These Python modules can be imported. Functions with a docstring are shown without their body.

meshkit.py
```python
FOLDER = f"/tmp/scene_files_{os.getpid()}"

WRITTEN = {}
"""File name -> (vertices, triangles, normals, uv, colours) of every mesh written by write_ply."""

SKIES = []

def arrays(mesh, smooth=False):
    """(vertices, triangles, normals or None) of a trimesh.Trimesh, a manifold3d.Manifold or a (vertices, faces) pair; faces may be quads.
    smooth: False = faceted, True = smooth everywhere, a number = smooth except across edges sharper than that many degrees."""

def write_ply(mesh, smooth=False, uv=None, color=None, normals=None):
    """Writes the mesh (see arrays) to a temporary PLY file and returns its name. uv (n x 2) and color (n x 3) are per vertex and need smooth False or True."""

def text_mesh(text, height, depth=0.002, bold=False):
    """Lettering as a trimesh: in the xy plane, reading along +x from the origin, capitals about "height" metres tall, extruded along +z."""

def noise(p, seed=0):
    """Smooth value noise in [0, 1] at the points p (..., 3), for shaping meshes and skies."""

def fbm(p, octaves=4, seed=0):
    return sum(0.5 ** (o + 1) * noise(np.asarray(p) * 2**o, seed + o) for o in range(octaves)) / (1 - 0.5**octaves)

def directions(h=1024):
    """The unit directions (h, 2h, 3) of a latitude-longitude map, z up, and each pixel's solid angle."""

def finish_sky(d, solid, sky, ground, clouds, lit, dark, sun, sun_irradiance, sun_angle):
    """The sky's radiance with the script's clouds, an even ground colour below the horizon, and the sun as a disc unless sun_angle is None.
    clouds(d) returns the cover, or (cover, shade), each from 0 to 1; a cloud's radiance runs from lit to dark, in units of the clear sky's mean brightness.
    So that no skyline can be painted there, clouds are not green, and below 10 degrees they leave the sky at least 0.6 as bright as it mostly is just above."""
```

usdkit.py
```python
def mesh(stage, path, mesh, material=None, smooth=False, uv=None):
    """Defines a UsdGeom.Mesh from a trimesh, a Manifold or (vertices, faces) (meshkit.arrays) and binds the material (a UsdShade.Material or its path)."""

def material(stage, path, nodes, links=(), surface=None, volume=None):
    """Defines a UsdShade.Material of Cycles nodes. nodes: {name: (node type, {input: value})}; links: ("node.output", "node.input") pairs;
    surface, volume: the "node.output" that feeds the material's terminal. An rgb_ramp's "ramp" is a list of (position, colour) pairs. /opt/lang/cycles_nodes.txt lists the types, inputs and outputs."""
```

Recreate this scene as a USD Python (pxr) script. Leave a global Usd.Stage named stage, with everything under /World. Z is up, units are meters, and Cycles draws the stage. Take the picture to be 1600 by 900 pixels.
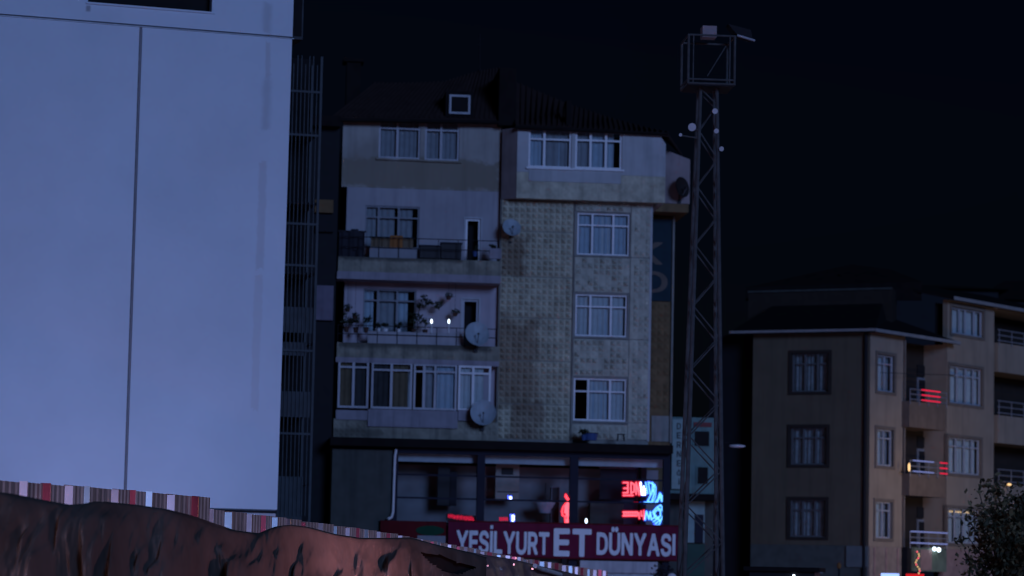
import math, random
import numpy as np, trimesh, usdkit, meshkit
from shapely.geometry import Polygon, box as sbox
from shapely.ops import unary_union
from pxr import Usd, UsdGeom, UsdLux, UsdShade, Gf, Sdf

stage = Usd.Stage.CreateInMemory()
UsdGeom.SetStageUpAxis(stage, 'Z')
UsdGeom.SetStageMetersPerUnit(stage, 1.0)
UsdGeom.Xform.Define(stage, '/World')
rng = random.Random(7)
nrg = np.random.default_rng(7)

# ------------------------------------------------------------------ camera, sky, moon-like key, exposure
FOC, PITCH, ROLL, EYE = 4500.0, math.atan(0.1), math.radians(1.2), np.array([0.0, 0.0, 3.0])
_f = np.array([0, math.cos(PITCH), math.sin(PITCH)]); _u = np.array([0, -math.sin(PITCH), math.cos(PITCH)]); _r = np.array([1.0, 0, 0])
RIGHT = _r * math.cos(ROLL) + _u * math.sin(ROLL); UP = -_r * math.sin(ROLL) + _u * math.cos(ROLL)
cam = UsdGeom.Camera.Define(stage, '/World/Camera')
cam.AddTransformOp().Set(Gf.Matrix4d(*RIGHT, 0, *UP, 0, *(-_f), 0, *EYE, 1))
cam.CreateHorizontalApertureAttr(36.0); cam.CreateVerticalApertureAttr(20.25)
cam.CreateFocalLengthAttr(36.0 * FOC / 1600)
cam.CreateClippingRangeAttr(Gf.Vec2f(0.1, 5000)); cam.CreateExposureAttr(0.0)
cam.CreateFStopAttr(1.6); cam.CreateFocusDistanceAttr(47.0)

SUN_AZ, SUN_EL = math.radians(158), math.radians(12)          # azimuth from +y towards +x of the direction to the light
KEY, KEY_COL, SKY = 0.255, (0.25, 0.42, 0.95), 0.00048
usdkit.material(stage, '/World/Looks/night_sky', {
    'sky': ('sky_texture', {'sky_type': 'single_scattering', 'sun_disc': False, 'sun_elevation': SUN_EL, 'sun_rotation': SUN_AZ, 'air_density': 1.3, 'ozone_density': 3.0}),
    'tint': ('mix_color', {'blend_type': 'multiply', 'fac': 1.0, 'b': (.62, .84, 1.95), 'use_clamp': False}),
    'bg': ('background_shader', {'strength': SKY})}, [('sky.color', 'tint.a'), ('tint.result', 'bg.color')], surface='bg.background')
dome = UsdLux.DomeLight.Define(stage, '/World/sky')
UsdShade.MaterialBindingAPI.Apply(dome.GetPrim()).Bind(UsdShade.Material.Get(stage, '/World/Looks/night_sky'))
dome.GetPrim().SetCustomDataByKey('kind', 'structure')
sun = UsdLux.DistantLight.Define(stage, '/World/key_light')
sun.CreateIntensityAttr(KEY); sun.CreateAngleAttr(14.0); sun.CreateNormalizeAttr(True); sun.CreateColorAttr(Gf.Vec3f(*KEY_COL))
_to = Gf.Vec3d(math.sin(SUN_AZ) * math.cos(SUN_EL), math.cos(SUN_AZ) * math.cos(SUN_EL), math.sin(SUN_EL))
sun.AddTransformOp().Set(Gf.Matrix4d(Gf.Rotation(Gf.Vec3d(0, 0, 1), _to), Gf.Vec3d(0, 0, 0)))

# ------------------------------------------------------------------ helpers
def ray(px, py):
    return _f + (px - 800) / FOC * RIGHT + (450 - py) / FOC * UP

def at_depth(px, py, d):
    r = ray(px, py); return EYE + r * (d / r[1])

class Frame:
    """A vertical reference plane: local x along the face, local y into it (away from the street), z up."""
    def __init__(s, px, d, deg):
        o = at_depth(px, 880, d); s.o = np.array([o[0], o[1], 0.0]); s.deg = deg
        a = math.radians(deg); s.u = np.array([math.cos(a), math.sin(a), 0]); s.v = np.array([-math.sin(a), math.cos(a), 0])
    def sz(s, px, py, y=0.0):
        r = ray(px, py); p0 = s.o + s.v * y
        t = np.dot(p0 - EYE, s.v) / np.dot(r, s.v); q = EYE + r * t - s.o
        return float(np.dot(q, s.u)), float(q[2])
    def rect(s, x0, y0, x1, y1, y=0.0):
        xm, ym = (x0 + x1) / 2, (y0 + y1) / 2
        return s.sz(x0, ym, y)[0], s.sz(x1, ym, y)[0], s.sz(xm, y1, y)[1], s.sz(xm, y0, y)[1]
    def w(s, x, y, z):
        q = s.o + s.u * x + s.v * y; return np.array([q[0], q[1], z])

_count = {}
def path_for(name, parent='/World'):
    k = f'{parent}/{name}'; n = _count.get(k, -1) + 1; _count[k] = n
    return k if n == 0 else f'{k}_{n:03d}'

def tag(p, label=None, cat=None, group=None, kind=None):
    p = p.GetPrim() if hasattr(p, 'GetPrim') else p
    for k, v in (('label', label), ('category', cat), ('group', group), ('kind', kind)):
        if v: p.SetCustomDataByKey(k, v)
    return p

def thing(name, label, cat, loc=(0, 0, 0), deg=0.0, group=None):
    x = UsdGeom.Xform.Define(stage, path_for(name))
    x.AddTranslateOp().Set(Gf.Vec3d(*map(float, loc))); x.AddRotateZOp().Set(float(deg))
    tag(x, label, cat, group); return str(x.GetPath())

def at_frame(name, label, cat, F, group=None):
    return thing(name, label, cat, F.o, F.deg, group)

def copy_of(src, name, label, cat, loc, deg=0.0, group=None):
    p = thing(name, label, cat, loc, deg, group)
    pr = stage.GetPrimAtPath(p); pr.GetReferences().AddInternalReference(src); pr.SetInstanceable(True); return p

class MB:
    def __init__(s): s.V, s.F, s.n = [], [], 0
    def add(s, v, f):
        v = np.asarray(v, float); f = np.asarray(f, int)
        if f.shape[1] == 4: f = np.vstack([f[:, [0, 1, 2]], f[:, [0, 2, 3]]])
        s.V.append(v); s.F.append(f + s.n); s.n += len(v); return s
    def mesh(s, m): return s.add(m.vertices, m.faces)
    def box(s, x0, x1, y0, y1, z0, z1):
        x0, x1 = min(x0, x1), max(x0, x1); y0, y1 = min(y0, y1), max(y0, y1); z0, z1 = min(z0, z1), max(z0, z1)
        v = [(x, y, z) for z in (z0, z1) for y in (y0, y1) for x in (x0, x1)]
        return s.add(v, [(0, 2, 3, 1), (4, 5, 7, 6), (0, 1, 5, 4), (2, 6, 7, 3), (0, 4, 6, 2), (1, 3, 7, 5)])
    def tube(s, p, q, r, n=8, r2=None):
        p, q = np.asarray(p, float), np.asarray(q, float); d = q - p; L = np.linalg.norm(d); d = d / L
        a = np.cross(d, [0, 0, 1] if abs(d[2]) < .9 else [1, 0, 0]); a /= np.linalg.norm(a); b = np.cross(d, a)
        r2 = r if r2 is None else r2; t = np.arange(n) * 2 * math.pi / n
        c = np.cos(t)[:, None] * a + np.sin(t)[:, None] * b
        v = np.vstack([p + c * r, q + c * r2, [p], [q]]); f = []
        for i in range(n):
            j = (i + 1) % n; f += [(i, j, n + j), (i, n + j, n + i), (2 * n, j, i), (2 * n + 1, n + i, n + j)]
        return s.add(v, f)
    def path(s, pts, r, n=8):
        for a, b in zip(pts[:-1], pts[1:]): s.tube(a, b, r, n)
        return s
    def slab(s, poly, y0, y1):
        """A shapely polygon in (x, z), given depth from y0 to y1."""
        for g in getattr(poly, 'geoms', [poly]):
            m = trimesh.creation.extrude_polygon(g, y1 - y0, engine='earcut')
            v = np.array(m.vertices); s.add(np.stack([v[:, 0], y0 + v[:, 2], v[:, 1]], 1), np.array(m.faces)[:, ::-1])
        return s
    def plan(s, pts, z0, z1):
        m = trimesh.creation.extrude_polygon(Polygon(pts), z1 - z0, engine='earcut')
        v = np.array(m.vertices); v[:, 2] += z0; return s.add(v, m.faces)
    def sphere(s, c, r, sub=2, scale=(1, 1, 1)):
        m = trimesh.creation.icosphere(sub, 1.0); return s.add(np.array(m.vertices) * r * np.array(scale) + np.array(c), m.faces)
    def hull(s, pts):
        m = trimesh.convex.convex_hull(np.asarray(pts, float)); return s.add(m.vertices, m.faces)
    def build(s, name, mat, parent, label=None, smooth=False, kind=None):
        m = usdkit.mesh(stage, path_for(name, parent), (np.vstack(s.V), np.vstack(s.F)), M[mat], smooth=smooth)
        tag(m, label, kind=kind); return str(m.GetPath())
    def top(s, name, mat, label, cat, loc=(0, 0, 0), deg=0, group=None, smooth=False, kind=None):
        m = usdkit.mesh(stage, path_for(name), (np.vstack(s.V), np.vstack(s.F)), M[mat], smooth=smooth)
        m.AddTranslateOp().Set(Gf.Vec3d(*map(float, loc))); m.AddRotateZOp().Set(float(deg))
        tag(m, label, cat, group, kind); return str(m.GetPath())

BASE = MB

# ------------------------------------------------------------------ materials
M = {}
def mat(name, col, rough=.75, metal=0.0, var=.18, scale=2.5, streak=0.0, bump=0.0, bscale=30, spec=.3, stains=(), coat=0.0):
    """col with cloudy wear, optional vertical run-off streaks, and named stains: (x0, x1, z0, z1, soft, colour, strength) in the thing's own metres."""
    col = np.array(col, float)
    n = {'tc': ('texture_coordinate', {}), 'n': ('noise_texture', {'scale': scale, 'detail': 6.0, 'roughness': .6}),
         'r': ('rgb_ramp', {'ramp': [(0.25, tuple(col * (1 - var))), (0.75, tuple(np.minimum(col * (1 + var), .95)))]}),
         'p': ('principled_bsdf', {'roughness': rough, 'metallic': metal, 'specular_ior_level': spec, 'coat_weight': coat})}
    l = [('tc.object', 'n.vector'), ('n.fac', 'r.fac')]; out = 'r.color'
    if streak:
        n['sm'] = ('mapping', {'scale': (2.2, 2.2, .16)}); n['sn'] = ('noise_texture', {'scale': 1.6, 'detail': 5.0, 'roughness': .65})
        n['sr'] = ('rgb_ramp', {'ramp': [(.48, (1, 1, 1)), (.72, (1 - streak, 1 - streak * .97, 1 - streak * .92))]}); n['sx'] = ('mix_color', {'blend_type': 'multiply', 'fac': 1.0})
        l += [('tc.object', 'sm.vector'), ('sm.vector', 'sn.vector'), ('sn.fac', 'sr.fac'), (out, 'sx.a'), ('sr.color', 'sx.b')]; out = 'sx.result'
    if stains:
        n['xyz'] = ('separate_xyz', {}); n['dn'] = ('noise_texture', {'scale': 1.3, 'detail': 6.0, 'roughness': .7}); n['dm'] = ('math', {'math_type': 'multiply_add', 'value2': 1.4, 'value3': -.7})
        l += [('tc.object', 'xyz.vector'), ('tc.object', 'dn.vector'), ('dn.fac', 'dm.value1')]
    for i, (x0, x1, z0, z1, soft, c, k) in enumerate(stains):
        prev = None
        n[f'ax{i}'] = ('math', {'math_type': 'multiply_add', 'value2': min(1.0, (x1 - x0) * .8)}); n[f'az{i}'] = ('math', {'math_type': 'multiply_add', 'value2': min(1.0, (z1 - z0) * .8)})
        l += [('dm.value', f'ax{i}.value1'), ('xyz.x', f'ax{i}.value3'), ('dm.value', f'az{i}.value1'), ('xyz.z', f'az{i}.value3')]
        for j, (a, lo, hi) in enumerate(((f'ax{i}', x0 - soft, x0 + soft), (f'ax{i}', x1 + soft, x1 - soft), (f'az{i}', z0 - soft, z0 + soft), (f'az{i}', z1 + soft, z1 - soft))):
            k1 = f'm{i}_{j}'; n[k1] = ('map_range', {'range_type': 'smoothstep', 'from_min': lo, 'from_max': hi, 'clamp': True}); l.append((f'{a}.value', f'{k1}.value'))
            cur = f'{k1}.result'
            if prev:
                n[f'p{i}_{j}'] = ('math', {'math_type': 'multiply'}); l += [(prev, f'p{i}_{j}.value1'), (cur, f'p{i}_{j}.value2')]; cur = f'p{i}_{j}.value'
            prev = cur
        n[f'k{i}'] = ('math', {'math_type': 'multiply', 'value2': k}); n[f'c{i}'] = ('mix_color', {'b': c})
        l += [(prev, f'k{i}.value1'), (f'k{i}.value', f'c{i}.fac'), (out, f'c{i}.a')]; out = f'c{i}.result'
    if bump:
        n['bn'] = ('noise_texture', {'scale': bscale, 'detail': 5.0}); n['b'] = ('bump', {'strength': bump, 'distance': .02})
        l += [('tc.object', 'bn.vector'), ('bn.fac', 'b.height'), ('b.normal', 'p.normal')]
    l.append((out, 'p.base_color'))
    M[name] = usdkit.material(stage, f'/World/Looks/{name}', n, l, surface='p.BSDF'); return name

def glow(name, col, k):
    M[name] = usdkit.material(stage, f'/World/Looks/{name}', {'e': ('emission', {'color': col, 'strength': k})}, [], surface='e.emission'); return name

def pane_mat(name, tint=(.85, .9, .9)):
    M[name] = usdkit.material(stage, f'/World/Looks/{name}', {'t': ('transparent_bsdf', {'color': tint}), 'g': ('glossy_bsdf', {'color': (.9, .9, .9), 'roughness': .03}), 'f': ('layer_weight', {'blend': .5}), 'p': ('math', {'math_type': 'power', 'value2': 4.0}), 'q': ('math', {'math_type': 'multiply_add', 'value2': .85, 'value3': .04}), 'm': ('mix_closure', {})},
        [('f.facing', 'p.value1'), ('p.value', 'q.value1'), ('q.value', 'm.fac'), ('t.BSDF', 'm.closure1'), ('g.BSDF', 'm.closure2')], surface='m.closure')

mat('asphalt', (.045, .045, .048), .9, bump=.4, bscale=60)
mat('cage_steel', (.045, .055, .065), .6, var=.3)
mat('cage_panel', (.055, .065, .075), .8, var=.3, streak=.3)
mat('black_room', (.012, .012, .014), .95)  # the darkness of unlit rooms is put into this near-black
mat('pvc_white', (.74, .74, .76), .4, var=.06, streak=.15)
mat('pvc_grey', (.42, .43, .47), .5, var=.1, streak=.3)
mat('pvc_dim', (.20, .21, .24), .5, var=.12, streak=.2)
mat('dark_paint', (.016, .016, .02), .7, spec=.15)
mat('navy_paint', (.010, .011, .026), .6, spec=.15)
mat('steel_grey', (.22, .23, .25), .5, .6, var=.25, scale=6)
mat('galvanised', (.075, .078, .08), .6, 0.0, var=.35, scale=5)
mat('chrome', (.75, .75, .78), .22, 1.0, var=.05)
mat('curtain_white', (.55, .58, .60), .9, var=.1, scale=4)
mat('curtain_blue', (.42, .50, .58), .9, var=.1, scale=4)
mat('curtain_grey', (.30, .31, .34), .9, var=.15, scale=4)
mat('curtain_dark', (.05, .05, .055), .9, var=.3, scale=4)
mat('curtain_brown', (.16, .12, .08), .9, var=.2, scale=4)
mat('roof_tile', (.030, .018, .018), .9, var=.35, scale=3, bump=.3, bscale=8)
mat('roof_dark', (.014, .012, .013), .95, var=.3, spec=.1)
mat('leaf_dark', (.022, .03, .016), .6, var=.5, scale=1.2)
mat('tree_leaf_dark', (.05, .052, .028), .7, var=.5, scale=1.2)
mat('leaf_olive', (.15, .125, .06), .6, var=.5, scale=1.2)
mat('bark', (.06, .045, .035), .9, bump=.6, bscale=20)
mat('terracotta', (.07, .035, .028), .8)
mat('plastic_white', (.7, .7, .72), .5)
mat('plastic_dark', (.02, .02, .025), .6)
mat('plastic_blue', (.04, .08, .22), .5)
mat('cloth_red', (.3, .05, .04), .9)
mat('cloth_orange', (.3, .12, .04), .9)
mat('cloth_dark', (.025, .025, .035), .9)
mat('dish_grey', (.33, .40, .45), .5, var=.15, scale=3, streak=.25)
mat('dish_dark', (.02, .016, .016), .8)
pane_mat('glass'); pane_mat('glass_shop', (.86, .9, .92))
glow('neon_red', (1.0, .05, .075), 3.2); glow('neon_pink', (1.0, .12, .17), 2.2); glow('neon_cyan', (.13, .45, 1.0), 2.6); glow('neon_blue', (.08, .12, 1.0), 3.0); glow('halo_red', (.9, .005, .04), .55); glow('halo_blue', (.02, .07, .9), .75); glow('led_glint_red', (1.0, .02, .08), .85); glow('glint_blue', (.35, .42, 1.0), .5)
glow('lamp_white', (.7, .85, 1.0), 4.0); glow('lamp_warm', (1.0, .62, .28), 1.4); glow('beacon_red', (1, .02, .03), .6); glow('beacon_blue', (.30, .45, 1), 1.6)

# ------------------------------------------------------------------ ground
MB().add([(-900, -300, 0), (900, -300, 0), (900, 1500, 0), (-900, 1500, 0)], [(0, 1, 2, 3)]).top('ground', 'asphalt', None, None, kind='structure')

# ------------------------------------------------------------------ shared builders
def wavy(s0, s1, z0, z1, y, amp=.04, period=.22, seed=0, hem=.0):
    n = max(8, int((s1 - s0) / .025)); x = np.linspace(s0, s1, n); r = np.random.default_rng(seed)
    ph = np.cumsum(r.uniform(.6, 1.4, n)) * (s1 - s0) / n / period * 2 * math.pi
    yy = y + amp * np.sin(ph); v = np.vstack([np.stack([x, yy, np.full(n, z0)], 1), np.stack([x, yy * .5 + y * .5, np.full(n, z1)], 1)])
    i = np.arange(n - 1); return v, np.stack([i, i + 1, n + i + 1, n + i], 1)

def window(parent, s0, s1, z0, z1, cols=(.5,), transom=.3, y=.08, frame='pvc_white', fw=.055, curtains=(), sill=None, label=None, surround=None, deep=.07, pane='glass', open_cells=()):
    m = MB(); e = y + deep
    m.box(s0, s0 + fw, y, e, z0, z1).box(s1 - fw, s1, y, e, z0, z1).box(s0 + fw, s1 - fw, y, e, z1 - fw, z1).box(s0 + fw, s1 - fw, y, e, z0, z0 + fw)
    xs = [0.0, *cols, 1.0]; zt = z1 - (z1 - z0) * transom if transom else None
    for c in cols:
        x = s0 + (s1 - s0) * c; m.box(x - fw * .6, x + fw * .6, y + .003, e - .003, z0 + fw, z1 - fw)
    if zt:
        for a, b in zip(xs[:-1], xs[1:]):
            xa = s0 + (s1 - s0) * a + (fw if a == 0 else fw * .6); xb = s0 + (s1 - s0) * b - (fw if b == 1 else fw * .6)
            m.box(xa, xb, y + .006, e - .006, zt - fw * .45, zt + fw * .45)
    w = m.build('window', frame, parent, label)
    for k, (a, b) in enumerate(zip(xs[:-1], xs[1:])):
        xa, xb = s0 + (s1 - s0) * a + .02, s0 + (s1 - s0) * b - .02
        for (za, zb) in (((z0 + .02, zt - .01), (zt + .01, z1 - .02)) if zt else ((z0 + .02, z1 - .02),)):
            ym = y + deep * .5
            MB().add([(xa, ym, za), (xb, ym, za), (xb, ym, zb), (xa, ym, zb)], [(0, 1, 2, 3)]).build('pane', pane, w)
    for i, (a, b, cm) in enumerate(curtains):
        v, f = wavy(s0 + (s1 - s0) * a, s0 + (s1 - s0) * b, z0 - .02, z1, e + .10 + .02 * i, .03, .17 + .05 * (i % 2), seed=int(abs(s0 * 97 + z0 * 31) + i))
        MB().add(v, f).build('curtain', cm, w, smooth=True)
    if sill: MB().box(s0 - .08, s1 + .08, y - .16, y + .02, z0 - .07, z0 - .004).build('sill', sill, w)
    if surround:
        t = .12; mm = MB(); yo = -.05
        mm.box(s0 - t, s0, yo, y, z0 - t, z1 + t).box(s1, s1 + t, yo, y, z0 - t, z1 + t).box(s0, s1, yo, y, z1, z1 + t).box(s0, s1, yo, y, z0 - t, z0 - .003)
        mm.build('surround', surround, w)
    return w

def rects_union(rs): return unary_union([sbox(a, c, b, d) for a, b, c, d in rs])

def bosses(m, s0, s1, z0, z1, y, cell, h, jitter=0.0, keep=1.0, avoid=(), seed=1):
    """Rows of small pyramids cast into a relief panel."""
    r = np.random.default_rng(seed); nx, nz = max(1, round((s1 - s0) / cell)), max(1, round((z1 - z0) / cell)); dx, dz = (s1 - s0) / nx, (z1 - z0) / nz
    for i in range(nx):
        for j in range(nz):
            if r.random() > keep: continue
            a, c = s0 + i * dx, z0 + j * dz
            if any(a + dx > q[0] and a < q[1] and c + dz > q[2] and c < q[3] for q in avoid): continue
            g = .012; hh = h * (1 + jitter * r.uniform(-1, 1)); ox, oz = dx * (.5 + .12 * jitter * r.uniform(-1, 1)), dz * (.5 + .12 * jitter * r.uniform(-1, 1))
            m.add([(a + g, y, c + g), (a + dx - g, y, c + g), (a + dx - g, y, c + dz - g), (a + g, y, c + dz - g), (a + ox, y - hh, c + oz)], [(0, 1, 4), (1, 2, 4), (2, 3, 4), (3, 0, 4)])

def glyph(c, bold, fat):
    if c in 'Iİ':
        h = meshkit.text_mesh('E', 1.0, .03, bold=bold).bounds[1][1]; g = [sbox(0, 0, .21 + fat, h + fat)] + ([sbox(0, h + .12, .21 + fat, h + .30)] if c == 'İ' else [])
        return trimesh.util.concatenate([trimesh.creation.extrude_polygon(p, .03, engine='earcut') for p in g])
    m = meshkit.text_mesh(c, 1.0, .03, bold=bold)
    if not fat: return m
    v, f = np.array(m.vertices), np.array(m.faces); t = [Polygon(v[q, :2]) for q in f if np.all(v[q, 2] > .02)]
    g = unary_union([p.buffer(.002) for p in t]).buffer(fat, join_style=2).simplify(.004)
    return trimesh.util.concatenate([trimesh.creation.extrude_polygon(p, .03, engine='earcut') for p in getattr(g, 'geoms', [g])])

def letters(parent, F, text, x0, x1, ytop, ybase, y, matname, gap=.12, depth=.04, bold=True, fat=0.0):
    """Raised capitals, one part each, between two picture columns of the face F."""
    sa, _ = F.sz(x0, (ytop + ybase) / 2, y); sb, _ = F.sz(x1, (ytop + ybase) / 2, y)
    zt, zb = F.sz((x0 + x1) / 2, ytop, y)[1], F.sz((x0 + x1) / 2, ybase, y)[1]; H = zt - zb
    ms = [glyph(c, bold, fat) for c in text]
    capH = glyph('E', bold, fat).bounds[1][1]
    ws = [m.bounds[1][0] - m.bounds[0][0] for m in ms]; tot = sum(ws) + gap * (len(ws) - 1); k = (sb - sa) / tot; x = sa
    for m, w_ in zip(ms, ws):
        v = np.array(m.vertices); t = v[:, 2] / .03
        v = np.stack([x + (v[:, 0] - v[:, 0].min()) * k, y - t * depth, zb + v[:, 1] / capH * H], 1)
        MB().add(v, np.array(m.faces)).build('letter', matname, parent); x += (w_ + gap) * k

# ================================================================== 1  white building with the blind wall
A = Frame(436, 75.0, 18.0)
def ap(px, py, y=0.0): return A.sz(px, py, y)
e_top, e_joint, e_bot = ap(459, -60), ap(457, 60), ap(430, 795)
sR = (e_joint[0] + e_bot[0]) / 2
jl = ap(0, 22); jr = ap(455, 60); zj = (jl[1] + jr[1]) / 2
v0 = ap(221, 41); v1 = ap(195, 764); sv = (v0[0] + v1[0]) / 2
sL = ap(-220, 400)[0]; zb = ap(380, 795)[1]; ztop = zj + 3.1
st = lambda a, b, soft, c, k: (min(ap(a[0], a[1])[0], ap(b[0], b[1])[0]), max(ap(a[0], a[1])[0], ap(b[0], b[1])[0]), ap(*b)[1], ap(*a)[1], soft, c, k)
wst = [st((411, 5), (424, 52), .09, (.30, .34, .38), .40), st((411, 125), (421, 205), .09, (.30, .34, .38), .38), st((405, 250), (412, 420), .04, (.4, .4, .43), .35), st((135, 8), (141, 18), .03, (.2, .2, .22), .7), st((416, 60), (421, 125), .03, (.4, .4, .42), .4), st((398, 430), (404, 640), .03, (.45, .45, .47), .3)]
mat('white_render', (.56, .67, .76), .8, var=.09, scale=.3, streak=.0, bump=.06, bscale=9, stains=wst)
wb = at_frame('white_building', 'tall windowless white rendered wall of the building at the left edge', 'building', A)
wx0, wx1, wz0, _ = A.rect(138, -40, 332, 11)
MB().slab(Polygon([(sL, zb), (sv - .04, zb), (sv - .04, zj - .03), (sL, zj - .03)]), 0, .3).build('wall_panel', 'white_render', wb)
MB().slab(Polygon([(sv + .04, zb), (sR, zb), (sR + .04, zj - .03), (sv + .04, zj - .03)]), 0, .3).build('wall_panel', 'white_render', wb)
MB().slab(sbox(sL, zj + .03, sR + .05, ztop).difference(sbox(wx0, wz0, wx1, ztop - .3)), 0, .3).build('upper_wall', 'white_render', wb)
MB().box(sL, sR - .02, .06, .5, 0, zj + .02).build('core_wall', 'pvc_dim', wb)
MB().box(wx0, wx1, .5, .6, wz0, ztop - .3).build('window_opening', 'black_room', wb)
MB().box(wx0 - .05, wx1 + .08, -.05, .05, wz0 - .05, wz0 - .004).build('window_sill', 'white_render', wb)
MB().box(sL, sR - .03, .6, 9, 0, ztop - .1).build('rear_block', 'dark_paint', wb)
MB().box(sL, sR - .02, -.05, .3, zb - .09, zb - .03).build('ledge', 'dark_paint', wb)
MB().box(sL, sR - .04, -.02, .3, 0, zb - .10).build('plinth', 'pvc_grey', wb)
MB().box(sL, sR + .09, -.025, .0, zj - .035, zj - .012).build('drip_strip', 'steel_grey', wb)
MB().tube((sv - .02, .03, zb), (sv - .02, .03, zj - .1), .018, 10).build('joint_pipe', 'steel_grey', wb)
# small projecting bay beyond the corner
q0 = ap(458, 4, 1.0); q1 = ap(473, 62, 1.0)
bw = MB().box(q0[0] - .1, q1[0], 1.0, 1.9, q1[1], q0[1] + 1.0).build('corner_bay', 'cage_panel', wb)
MB().box(q0[0] + .02, q1[0] - .04, .985, .998, q1[1] + .08, q0[1] + .9).build('pane', 'black_room', bw)

# narrow barred balcony tower behind the white corner
Bf = Frame(448, 82.0, 14.0)
bt = at_frame('stair_tower', 'narrow steel barred stair tower squeezed between white wall and tiled apartment block', 'stair tower', Bf)
tz = Bf.sz(490, 88)[1]; ts1 = Bf.sz(497, 300)[0]; ts0 = Bf.sz(425, 300)[0]
for (x, y) in ((ts0, 0), (ts1, 0), (ts0, 1.5), (ts1, 1.5)): MB().box(x - .035, x + .035, y - .035, y + .035, 0, tz).build('post', 'cage_steel', bt)
for i in range(8):
    x = ts1 - .12 - i * .115; MB().box(x - .012, x + .012, -.012, .012, Bf.sz(470, 806)[1], tz - (.0 if i % 3 else .25)).build('bar', 'cage_steel', bt)
for i, py in enumerate((143, 211, 350, 415, 548, 678)):
    z = Bf.sz(475, py)[1]; MB().box(ts0, ts1, -.03, .03, z - .03, z + .03).build('rail', 'cage_steel', bt)
for i, (pa, pb) in enumerate(((480, 520), (535, 556), (612, 652), (745, 815))):
    z1, z0 = Bf.sz(475, pa)[1], Bf.sz(475, pb)[1]; MB().box(ts0 + .04, ts1 - (.05 if i % 2 == 0 else .2), .04, .07, z0, z1).build('infill_panel', 'cage_panel', bt)
for i in range(6):
    z = Bf.sz(475, 205 + i * 110)[1]; MB().box(ts0, ts1, .09, 1.5, z - .06, z).build('landing', 'dark_paint', bt)
MB().box(ts0 - .3, ts1 + .05, 1.6, 1.8, 0, tz + .2).build('rear_wall', 'black_room', bt)

# dark house glimpsed in the gap
Gf_ = Frame(480, 101.3, 5.5)
gb = at_frame('rear_house', 'dark rear house glimpsed in the gap left of the tiled apartment block', 'house', Gf_)
g0, g1 = Gf_.sz(455, 500)[0], Gf_.sz(523, 500)[0]
MB().box(g0, g1, 0, 6, 0, Gf_.sz(510, 200)[1]).build('wall', 'dark_paint', gb)
MB().plan([(g0 - .4, -.5), (g1, -.5), (g1, 6), (g0 - .4, 6)], Gf_.sz(510, 200)[1], Gf_.sz(510, 184)[1]).build('roof', 'roof_dark', gb)
mat('ochre_plaster', (.16, .10, .05), .9, streak=.3)
mat('lilac_plaster', (.17, .15, .20), .9, streak=.3)
for (a, b, cm) in ((312, 332, 'ochre_plaster'), (446, 500, 'lilac_plaster'), (352, 362, 'dark_paint')):
    r = Gf_.rect(492, a, 523, b, -.2); MB().box(r[0], r[1] - .05, -.2, -.004, r[2], r[3]).build('balcony_parapet', cm, gb)

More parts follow.
